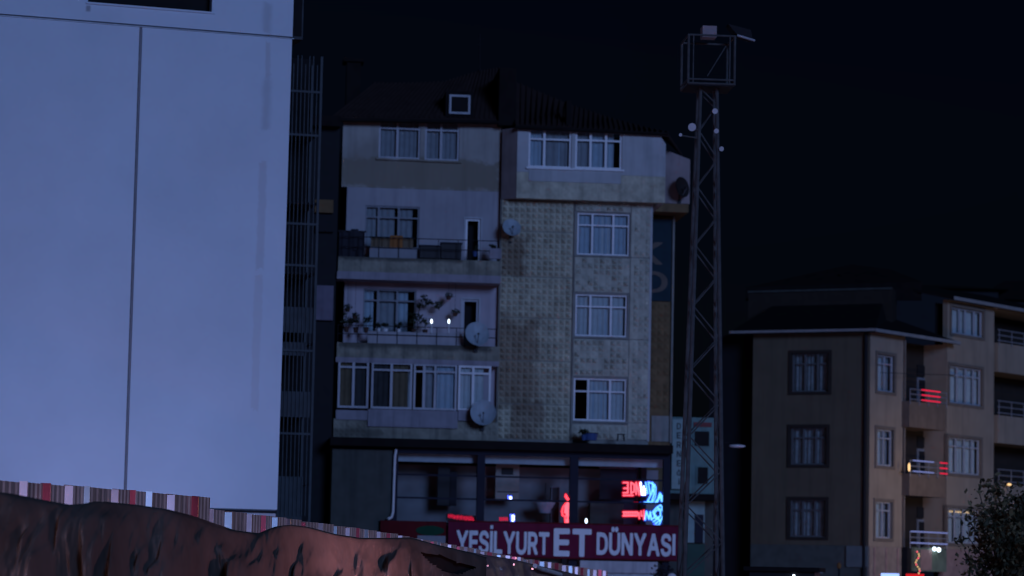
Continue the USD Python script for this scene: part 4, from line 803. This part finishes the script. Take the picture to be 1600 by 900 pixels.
# added glowing dots stand in for the red script on the green board
s_, zz = K2.sz(1432, 862, -.36); fl2 = thing('glowing_script', 'red and white glowing dots standing in for the script on the green shop board', 'sign script', K2.w(s_, -.36, zz), K2.deg); r = np.random.default_rng(3)
m = MB(); pts = [np.array([.15 * math.sin(i * .9) + .08 * i / 10, 0, -i * .085]) for i in range(11)]; m.path(pts, .015, 5).build('wire', 'dim_red', fl2)
for i, p in enumerate(pts): MB().sphere(p + [0, -.03, 0], .028, 1).build('bulb', 'lamp_warm' if i % 3 else 'neon_pink', fl2)
# candle-like lamp beside the middle balcony
s_, zz = K2.sz(1420.5, 730, -.5); cl = thing('balcony_lamp', 'small orange lamp glowing left of the middle balcony railing', 'lamp', K2.w(s_, -.5, zz), K2.deg); MB().sphere((0, 0, 0), .05, 2, (1, 1, 3.4)).build('bulb', 'lamp_warm', cl); MB().box(-.03, .03, .05, .4, -.2, -.17).build('bracket', 'plastic_dark', cl)
s_, zz = K2.sz(1577, 757, -.2); cl = thing('balcony_lamp', 'small yellow lamp under the railing at the right picture edge', 'lamp', K2.w(s_, -.2, zz), K2.deg); MB().sphere((0, 0, 0), .07, 2, (2.2, 1, .7)).build('bulb', 'lamp_warm', cl); MB().box(-.03, .03, .05, .2, -.03, .1).build('bracket', 'plastic_dark', cl)
# houses behind
for i, (a, b, t, p, d, lab) in enumerate(((1395, 1560, 452, 434, 150, 'dark roofed house behind the beige corner block, its low gable'), (1540, 1680, 470, 428, 165, 'dark roofed house behind the beige block at the right picture edge'))):
    F_ = Frame(a, d, 0); s0, s1 = F_.sz(a, t)[0], F_.sz(b, t)[0]; zt, zp = F_.sz((a + b) / 2, t)[1], F_.sz((a + b) / 2, p)[1]
    hs = at_frame('background_house', lab, 'house', F_); MB().box(s0, s1, 0, 9, 0, zt).build('wall', 'dark_paint', hs); MB().hull([(s0 - .5, -.5, zt), (s1 + .5, -.5, zt), (s0 - .5, 9.5, zt), (s1 + .5, 9.5, zt), (s0 + (s1 - s0) * .35, 4, zp), (s0 + (s1 - s0) * .7, 4, zp)]).build('roof', 'roof_dark', hs)

# unlit lamp on the dark side lane
L_ = at_depth(1152, 697, 105); ul = thing('street_lamp', 'unlit pale street lamp head on a dark pole in the lane right of the mast', 'street lamp', (L_[0], L_[1], 0))
MB().tube((-.75, 0, 0), (-.75, 0, L_[2] + .1), .07, 10, .05).build('pole', 'dark_paint', ul); MB().tube((-.75, 0, L_[2] + .1), (-.3, 0, L_[2] + .12), .03).build('arm', 'dark_paint', ul); MB().sphere((0, 0, L_[2]), .30, 2, (1, .4, .22)).build('lamp_head', 'lens_pale', ul, smooth=True)

# lit street lamp standing to the right of the picture
lp = thing('street_lamp', 'lit warm street lamp on a tall steel pole in front of the corner block', 'street lamp', (22.5, 110.5, 0)); HL = 6.4
MB().tube((0, 0, 0), (0, 0, HL + .2), .09, 12, .06).build('pole', 'galvanised', lp); MB().tube((0, 0, HL + .2), (-1.1, 0, HL + .35), .045).build('arm', 'galvanised', lp); MB().box(-1.75, -1.05, -.16, .16, HL + .28, HL + .42).build('lamp_head', 'steel_grey', lp); MB().box(-1.7, -1.1, -.12, .12, HL + .25, HL + .278).build('lens', 'lamp_warm', lp)
def sphere_light(path, loc, r, col, k):
    l = UsdLux.SphereLight.Define(stage, path); l.CreateRadiusAttr(r); l.CreateIntensityAttr(k); l.CreateNormalizeAttr(True); l.CreateColorAttr(Gf.Vec3f(*col)); l.AddTranslateOp().Set(Gf.Vec3d(*map(float, loc))); return l
sphere_light(lp + '/lamp_light', (-1.4, 0, HL + .1), .12, (1.0, .76, .55), 115.0)

# ================================================================== 6  hoarding, tarpaulins
PA, PB = at_depth(-60, 760, 34.0), at_depth(950, 895, 88.0)
tops = [(-60, 745), (0, 750), (323, 777), (326, 796), (430, 808), (600, 832), (700, 850), (790, 868), (950, 893)]
def fence_at(px):
    """The hoarding's plan point seen in picture column px."""
    r = ray(px, 840); d = PB - PA; k = r[0] / r[1]; t = (k * (PA[1] - EYE[1]) - (PA[0] - EYE[0])) / (d[0] - k * d[1]); return PA[:2] + d[:2] * t
def z_at(p, top): r = ray(0, 0); px = px_of(p); py = np.interp(px, [t[0] for t in top], [t[1] for t in top]); rr_ = ray(px, py); return EYE[2] + rr_[2] / rr_[1] * (p[1] - EYE[1])
def px_of(p):
    x = np.array([p[0], p[1], 3.5]) - EYE; return 800 + FOC * np.dot(x, RIGHT) / np.dot(x, _f)
fd = (PB - PA)[:2]; FL = float(np.linalg.norm(fd)); fdir = fd / FL; ho_deg = math.degrees(math.atan2(fdir[1], fdir[0])); fnrm = np.array([fdir[1], -fdir[0]])
mat('sheet_metal', (.72, .38, .30), .5, .1, var=.3, scale=1.6, streak=.4); mat('post_white', (.85, .84, .88), .34, .85, var=.1); mat('post_red', (.88, .12, .15), .34, .85, var=.15); mat('post_pale', (.78, .52, .52), .36, .85, var=.15)
mat('rail_wood', (.2, .15, .12), .8, var=.3)
hd = thing('site_hoarding', 'ribbed sheet metal hoarding with red and white posts behind the tarpaulin', 'fence', (PA[0], PA[1], 0), ho_deg)
x, i = 0.0, 0; r = np.random.default_rng(12)
while x < FL - 1.2:
    w_ = 1.05 + r.uniform(-.3, .25); zt = z_at(PA[:2] + fdir * (x + w_ / 2), tops) + r.uniform(-.008, .008); jig = r.uniform(-.02, .02)
    if px_of(PA[:2] + fdir * x) < 322 < px_of(PA[:2] + fdir * (x + w_ + .35)):
        w_ = min(np.linspace(.3, 2.2, 96), key=lambda q_: abs(px_of(PA[:2] + fdir * (x + q_)) - 325)); zt = z_at(PA[:2] + fdir * (x + w_ / 2), tops)
    n = 5; prof = []
    for k in range(n):
        a = x + w_ * k / n; q = w_ / n; prof += [(a, 0), (a + q * .45, 0), (a + q * .55, -.02), (a + q * .9, -.02)]
    prof.append((x + w_, 0)); v = []
    for (a, b) in prof: v += [(a, b + jig, .15), (a, b + jig, zt)]
    N = len(prof); MB().add(v, [(2 * j, 2 * j + 2, 2 * j + 3, 2 * j + 1) for j in range(N - 1)]).build('sheet', 'sheet_metal', hd)
    pm = ('post_red', 'post_white', 'post_pale', 'post_red', 'post_pale', 'post_white', 'post_pale')[i % 7]; pw = r.uniform(.085, .13)
    an = math.radians(r.normal(11, 5)); c_, s_ = math.cos(an), math.sin(an); q0_ = np.array([x + .01, .015]); q1_ = q0_ + np.array([s_, -c_]) * pw; dd = np.array([c_, s_]) * .03
    MB().plan([tuple(q0_ - dd), tuple(q1_ - dd), tuple(q1_ + dd), tuple(q0_ + dd)], .1, zt + r.uniform(-.02, .01)).build('post', pm, hd)
    x += w_ + .005; i += 1

mat('tarp_brown', (.098, .092, .080), .85, var=.55, scale=.5, bump=.7, bscale=4, spec=.08); mat('tarp_pale', (.25, .16, .155), .5, var=.35, scale=1.2, bump=.2, bscale=18, spec=.4); mat('tarp_shade', (.012, .010, .010), .9)
def tarp(name, label, ridge, ratio, run, matn, folds, seed, hole=None, zlow=1.2, mats=None):
    px = np.linspace(ridge[0][0], ridge[-1][0], 520); py = np.interp(px, [a for a, _ in ridge], [b for _, b in ridge])
    k = np.ones(9) / 9; py = np.convolve(np.pad(py, 4, mode='edge'), k, 'valid'); NV = 64; V = np.zeros((len(px), NV, 3))
    for i_, (a, b) in enumerate(zip(px, py)):
        d = fence_at(a)[1] * ratio; top = at_depth(a, b, d)
        for j in range(NV):
            t = (j - 6) / (NV - 7)
            if t < 0: V[i_, j] = top + np.array([0, -t * 6.0, t * t * 5.0 + t * .4])
            else: V[i_, j] = top + np.array([0, -run * t ** .8, -(top[2] - zlow) * t ** 1.25])
    u_ = np.linspace(0, 1, len(px))[:, None] * np.ones((1, NV)); tt = np.clip((np.arange(NV) - 6) / (NV - 7), 0, 1)[None, :] * np.ones((len(px), 1))
    dsp = np.zeros_like(u_)
    for (u0, slope, wd, amp) in folds: dsp += amp * np.exp(-np.abs((u_ - u0 - slope * tt) / wd) ** 1.3) * np.minimum(1, tt * 5) * (1 - .5 * tt)
    g3 = lambda a, b, c: np.stack([a, b, np.full_like(u_, c)], -1); ramp = np.minimum(1, tt * 4)
    from scipy.interpolate import LinearNDInterpolator
    from scipy.ndimage import gaussian_filter
    rr_ = np.random.default_rng(seed); Lm = (ridge[-1][0] - ridge[0][0]) / 26.0
    for cell, am, sm in ((1.0, .78, 2.0), (2.2, .30, .8)):          # taut flat facets between creases
        n_ = int(Lm * cell * 7.5 * cell ** .6); pu = rr_.uniform(-.06, 1.06, n_); pt = rr_.uniform(-.25, 1.25, n_); h_ = rr_.uniform(-1, 1, n_)
        f_ = LinearNDInterpolator(np.stack([pu * Lm * .9 - pt * 1.1, pt * 3.6], 1), h_, fill_value=0.0)
        dsp += gaussian_filter(f_(u_ * Lm * .9 - tt * 1.1, tt * 3.6), (sm, sm)) * am * ramp
    dsp += (meshkit.fbm(g3(u_ * Lm * 3, tt * 9, seed), 3, seed) - .5) * .30 * ramp
    V[:, :, 1] -= dsp; V[:, :, 2] += dsp * .12
    n1 = NV; idx = np.arange(len(px) * NV).reshape(len(px), NV); quads = []
    for i_ in range(len(px) - 1):
        for j in range(NV - 1):
            if hole and hole(px[i_], j / (NV - 1)): continue
            quads.append((idx[i_, j], idx[i_ + 1, j], idx[i_ + 1, j + 1], idx[i_, j + 1]))
    return V.reshape(-1, 3), np.array(quads)
ridge1 = [(-60, 764), (0, 770), (60, 782), (100, 789), (130, 787), (150, 783), (200, 788), (250, 795), (290, 805), (325, 817), (360, 829), (402, 834), (428, 823), (450, 820), (480, 824), (520, 835), (560, 841), (600, 841), (640, 840), (675, 850), (705, 857), (735, 864), (760, 872)]
v, f = tarp('tarpaulin', '', ridge1, .80, 3.2, '', [], 4,
            hole=lambda p, t: 655 < p < 748 and .20 + .0005 * abs(p - 700) < t < .20 + .14 * math.sin(math.pi * (p - 655) / 93))
vl, fl_ = tarp('tarpaulin', '', ridge1, .80, 3.2, '', [], 4)
tp = thing('tarpaulin', 'large brown tarpaulin heaped in deep folds along the hoarding', 'tarpaulin', (0, 0, 0)); MB().add(v, f).build('sheet', 'tarp_brown', tp, smooth=True)
MB().add(vl + np.array([0, .6, -.06]), fl_).build('hole_shade', 'tarp_shade', tp, smooth=True)  # near-black sheet behind the hole, its shade put into the colour
v, f = tarp('tarpaulin', '', [(728, 862), (760, 868), (800, 874), (840, 884), (880, 893), (940, 907)], .84, 2.6, '', [(.15, .2, .03, .5), (.4, .2, .03, -.5), (.7, .1, .04, .4)], 9)
t2 = thing('tarpaulin', 'small pale pinkish tarpaulin at the right end of the heap, under the butcher sign', 'tarpaulin', (0, 0, 0)); MB().add(v, f).build('sheet', 'tarp_pale', t2, smooth=True)
hp = [at_depth(px, py, fence_at(px)[1] * .84 - .9) for px, py in ((836, 884), (846, 889), (860, 893), (876, 898))]; MB().path(hp, .05, 8).build('hem_glint', 'plastic_white', t2)  # white tube added along the hem to imitate its glint
for (px, py) in ((757, 878), (762, 884), (803, 882), (806, 872), (832, 889)):
    p = at_depth(px, py, fence_at(px)[1] * .84 - 1.3); MB().tube(p, p + np.array([0, .06, 0]), .022, 10).build('eyelet', 'chrome', t2)

# ================================================================== 7  tree on the right, shrub under the sign
def tree(label, base, blobs, n, seed, trunk_r, leafmats, size):
    t = thing('street_tree', label, 'tree', base); r = np.random.default_rng(seed); top = np.mean([b[0] for b in blobs], axis=0)
    m = MB().tube((0, 0, 0), (0, 0, 2.2), trunk_r, 10, trunk_r * .8).tube((0, 0, 2.2), top * np.array([.5, .5, .8]), trunk_r * .8, 8, trunk_r * .4)
    for c, rad in blobs: m.tube((0, 0, 2.2 + .5 * r.random()), np.array(c), trunk_r * .35, 6, .012)
    m.build('trunk', 'bark', t)
    for li, lm in enumerate(leafmats):
        m = MB()
        for c, rad in blobs:
            k = int(n * rad ** 2 / len(leafmats)); cl_ = [np.array(c) + r.normal(size=3) * rad * .42 for _ in range(max(3, int(9 * rad)))]
            for _ in range(k):
                cc = cl_[r.integers(len(cl_))] + r.normal(size=3) * .16; a = r.normal(size=3); a[2] -= .3; a /= np.linalg.norm(a); b = np.cross(a, r.normal(size=3)); b /= np.linalg.norm(b); s_ = size * r.uniform(.6, 1.3)
                m.add([cc - a * s_, cc + b * s_ * .5, cc + a * s_, cc - b * s_ * .5], [(0, 1, 2, 3)])
        m.build('crown', lm, t)
tb_ = at_depth(1580, 900, 78.0); tbase = (tb_[0], tb_[1], 0)
def tp_(px, py, dy=0): p = at_depth(px, py, 78.0 + dy); return np.array([p[0] - tb_[0], dy, p[2]])
tree('dark leafy street tree in the lower right corner in front of the corner block', tbase,
     [(tp_(1578, 800), .75), (tp_(1600, 785, .8), .7), (tp_(1555, 775), .32), (tp_(1562, 850, -.5), .7), (tp_(1595, 860, -.6), .95), (tp_(1540, 868, .2), .45), (tp_(1620, 820), 1.0), (tp_(1546, 836, .3), .35), (tp_(1535, 822), .28), (tp_(1524, 893), .4), (tp_(1585, 900), 1.1), (tp_(1640, 880), 1.2), (tp_(1525, 800), .22), (tp_(1512, 838), .22), (tp_(1516, 815), .14), (tp_(1530, 770), .16), (tp_(1508, 870), .2), (tp_(1540, 800), .3)], 720, 5, .16, ['tree_leaf_dark', 'leaf_olive'], .09)
sb_ = at_depth(1034, 897, 95.0); t = thing('potted_shrub', 'dark ragged shrub under the right end of the butcher sign', 'shrub', (sb_[0], sb_[1], 0)); r = np.random.default_rng(8); m = MB()
for c in ((-.1, 0, sb_[2]), (.15, 0, sb_[2] + .05), (.0, .1, sb_[2] - .4), (.2, 0, sb_[2] - .5)): leaves(m, c, .3, 70, .08, r, 1.2)
m.build('foliage', 'cloth_dark', t); MB().tube((0, 0, .4), (0, 0, sb_[2] - .2), .04, 8).build('stem', 'bark', t); MB().tube((0, 0, 0), (0, 0, .45), .2, 14, .26).build('pot', 'terracotta', t)
MB().sphere((.32, -.2, sb_[2] - .05), .10, 2, (1.3, .6, .9)).sphere((.46, -.2, sb_[2] - .14), .08, 2, (1, .6, 1)).build('blossom', 'pvc_white', t)

# ================================================================== 8  emergency vans, kiosk
mat('van_white', (.68, .68, .70), .35, var=.05, coat=.5); mat('van_stripe', (.5, .03, .03), .4); mat('tyre', (.02, .02, .02), .85); mat('van_glass', (.02, .022, .026), .1)
def van(label, loc, deg, red, blue, kr, kb, H_=2.75):
    t = thing('emergency_van', label, 'van', loc, deg, 'emergency vans on the street')
    prof = Polygon([(-2.7, .45), (2.6, .45), (2.7, .9), (2.55, 1.25), (1.75, 1.5), (1.25, H_ - .15), (1.0, H_), (-2.6, H_), (-2.7, H_ - .2)]).buffer(-.06).buffer(.06)
    MB().slab(prof, -.98, .98).build('body', 'van_white', t)
    for sy in (-1, 1): MB().box(-2.5, 1.9, sy * .985, sy * .995, .95, 1.15).build('stripe', 'van_stripe', t); MB().box(.4, 1.2, sy * .985, sy * .995, 1.5, 2.1).build('side_window', 'van_glass', t)
    MB().hull([(1.76, y, 1.52) for y in (-.85, .85)] + [(1.30, y, H_ - .25) for y in (-.78, .78)] + [(1.79, y, 1.53) for y in (-.85, .85)] + [(1.33, y, H_ - .25) for y in (-.78, .78)]).build('windscreen', 'van_glass', t)
    for sx in (-1.7, 1.7):
        for sy in (-1, 1):
            w_ = MB().tube((sx, sy * .78, .36), (sx, sy * 1.0, .36), .36, 20).build('wheel', 'tyre', t); MB().tube((sx, sy * 1.001, .36), (sx, sy * 1.02, .36), .2, 16).build('rim', 'chrome', w_)
    for sy in (-.7, .7): MB().sphere((2.66, sy, .85), .12, 2, (.4, 1.3, 1)).build('headlight', 'pvc_white', t)
    b = MB().box(.5, .85, -.75, .75, H_ + .003, H_ + .07).build('light_bar', 'plastic_dark', t)
    MB().box(.52, .83, .12, .74, H_ + .073, H_ + .24).build('blue_lens', 'beacon_blue', b); MB().box(.52, .83, -.74, -.12, H_ + .073, H_ + .24).build('red_lens', 'beacon_red', b)
    sphere_light(t + '/red_light', (1.05, -.45, H_ + .3), .1, red, kr); sphere_light(t + '/blue_light', (1.05, .45, H_ + .3), .1, blue, kb); return t
van('white emergency van with red and blue light bar parked beside the viewpoint', (-5.0, 20.0, 0), 84, (1.0, .38, .34), (.5, .55, 1.0), 240.0, 120.0, H_=1.9)
van('unseen white emergency van added on the road to light the tarpaulin and hoarding', (1.0, 41.0, 0), 80, (1.0, .30, .32), (.5, .55, 1.0), 200.0, 30.0, H_=1.75)  # added out of view to redden the tarpaulin and hoarding
sv_ = A.w(ap(110, 790)[0], -6.5, 0); van('unseen white emergency van added in front of the white wall to light its foot', sv_, -60, (1.0, .25, .3), (.35, .5, 1.0), 52.0, 165.0)  # added out of view to brighten the lower white wall
p = at_depth(1366, 890, 100.0); van('white emergency van whose bluish beacon glares at the bottom edge of the picture', (p[0] + 1.0, p[1], 0), 84, (1.0, .08, .12), (.35, .5, 1.0), 30.0, 60.0, H_=3.13)
p = C.w(6.0, -7.5, 0); van('unseen white emergency van added in front of the butcher shop to light its sign', p, 8, (1.0, .3, .4), (.5, .6, 1.0), 10.0, 18.0, H_=2.6)  # added out of view to brighten the sign letters and shop
kp = at_depth(1222, 886, 80.0); kk = thing('kiosk', 'dark flat roofed kiosk peeking over the bottom edge right of the mast', 'kiosk', (kp[0], kp[1], 0), -10)
MB().box(-.9, .9, 0, 2.2, 0, kp[2] - .12).build('body', 'dark_paint', kk); MB().box(-1.05, 1.05, -.2, 2.3, kp[2] - .117, kp[2]).build('roof', 'roof_dark', kk); MB().box(.30, .36, -.06, -.01, 1.5, kp[2] - .2).build('lamp_tube', 'lamp_white', kk)
wp_ = at_depth(1279, 893, 90.0); wsn = thing('small_signpost', 'pale T shaped signpost top peeking over the bottom edge below the side windows', 'signpost', (wp_[0], wp_[1], 0))
MB().box(-.03, .03, -.03, .03, 0, wp_[2] - .04).build('post', 'pvc_white', wsn); MB().box(-.13, .13, -.04, .04, wp_[2] - .037, wp_[2] + .03).build('crossbar', 'pvc_white', wsn)
wp_ = at_depth(1311, 884, 92.0); wl = thing('warning_light', 'small dull amber warning light on a post right of the pale signpost', 'warning light', (wp_[0], wp_[1], 0))
MB().box(-.03, .03, -.03, .03, 0, wp_[2] - .1).build('post', 'dark_paint', wl); MB().sphere((0, 0, wp_[2]), .07, 2, (1, 1, 1.5)).build('lens', 'cloth_orange', wl)
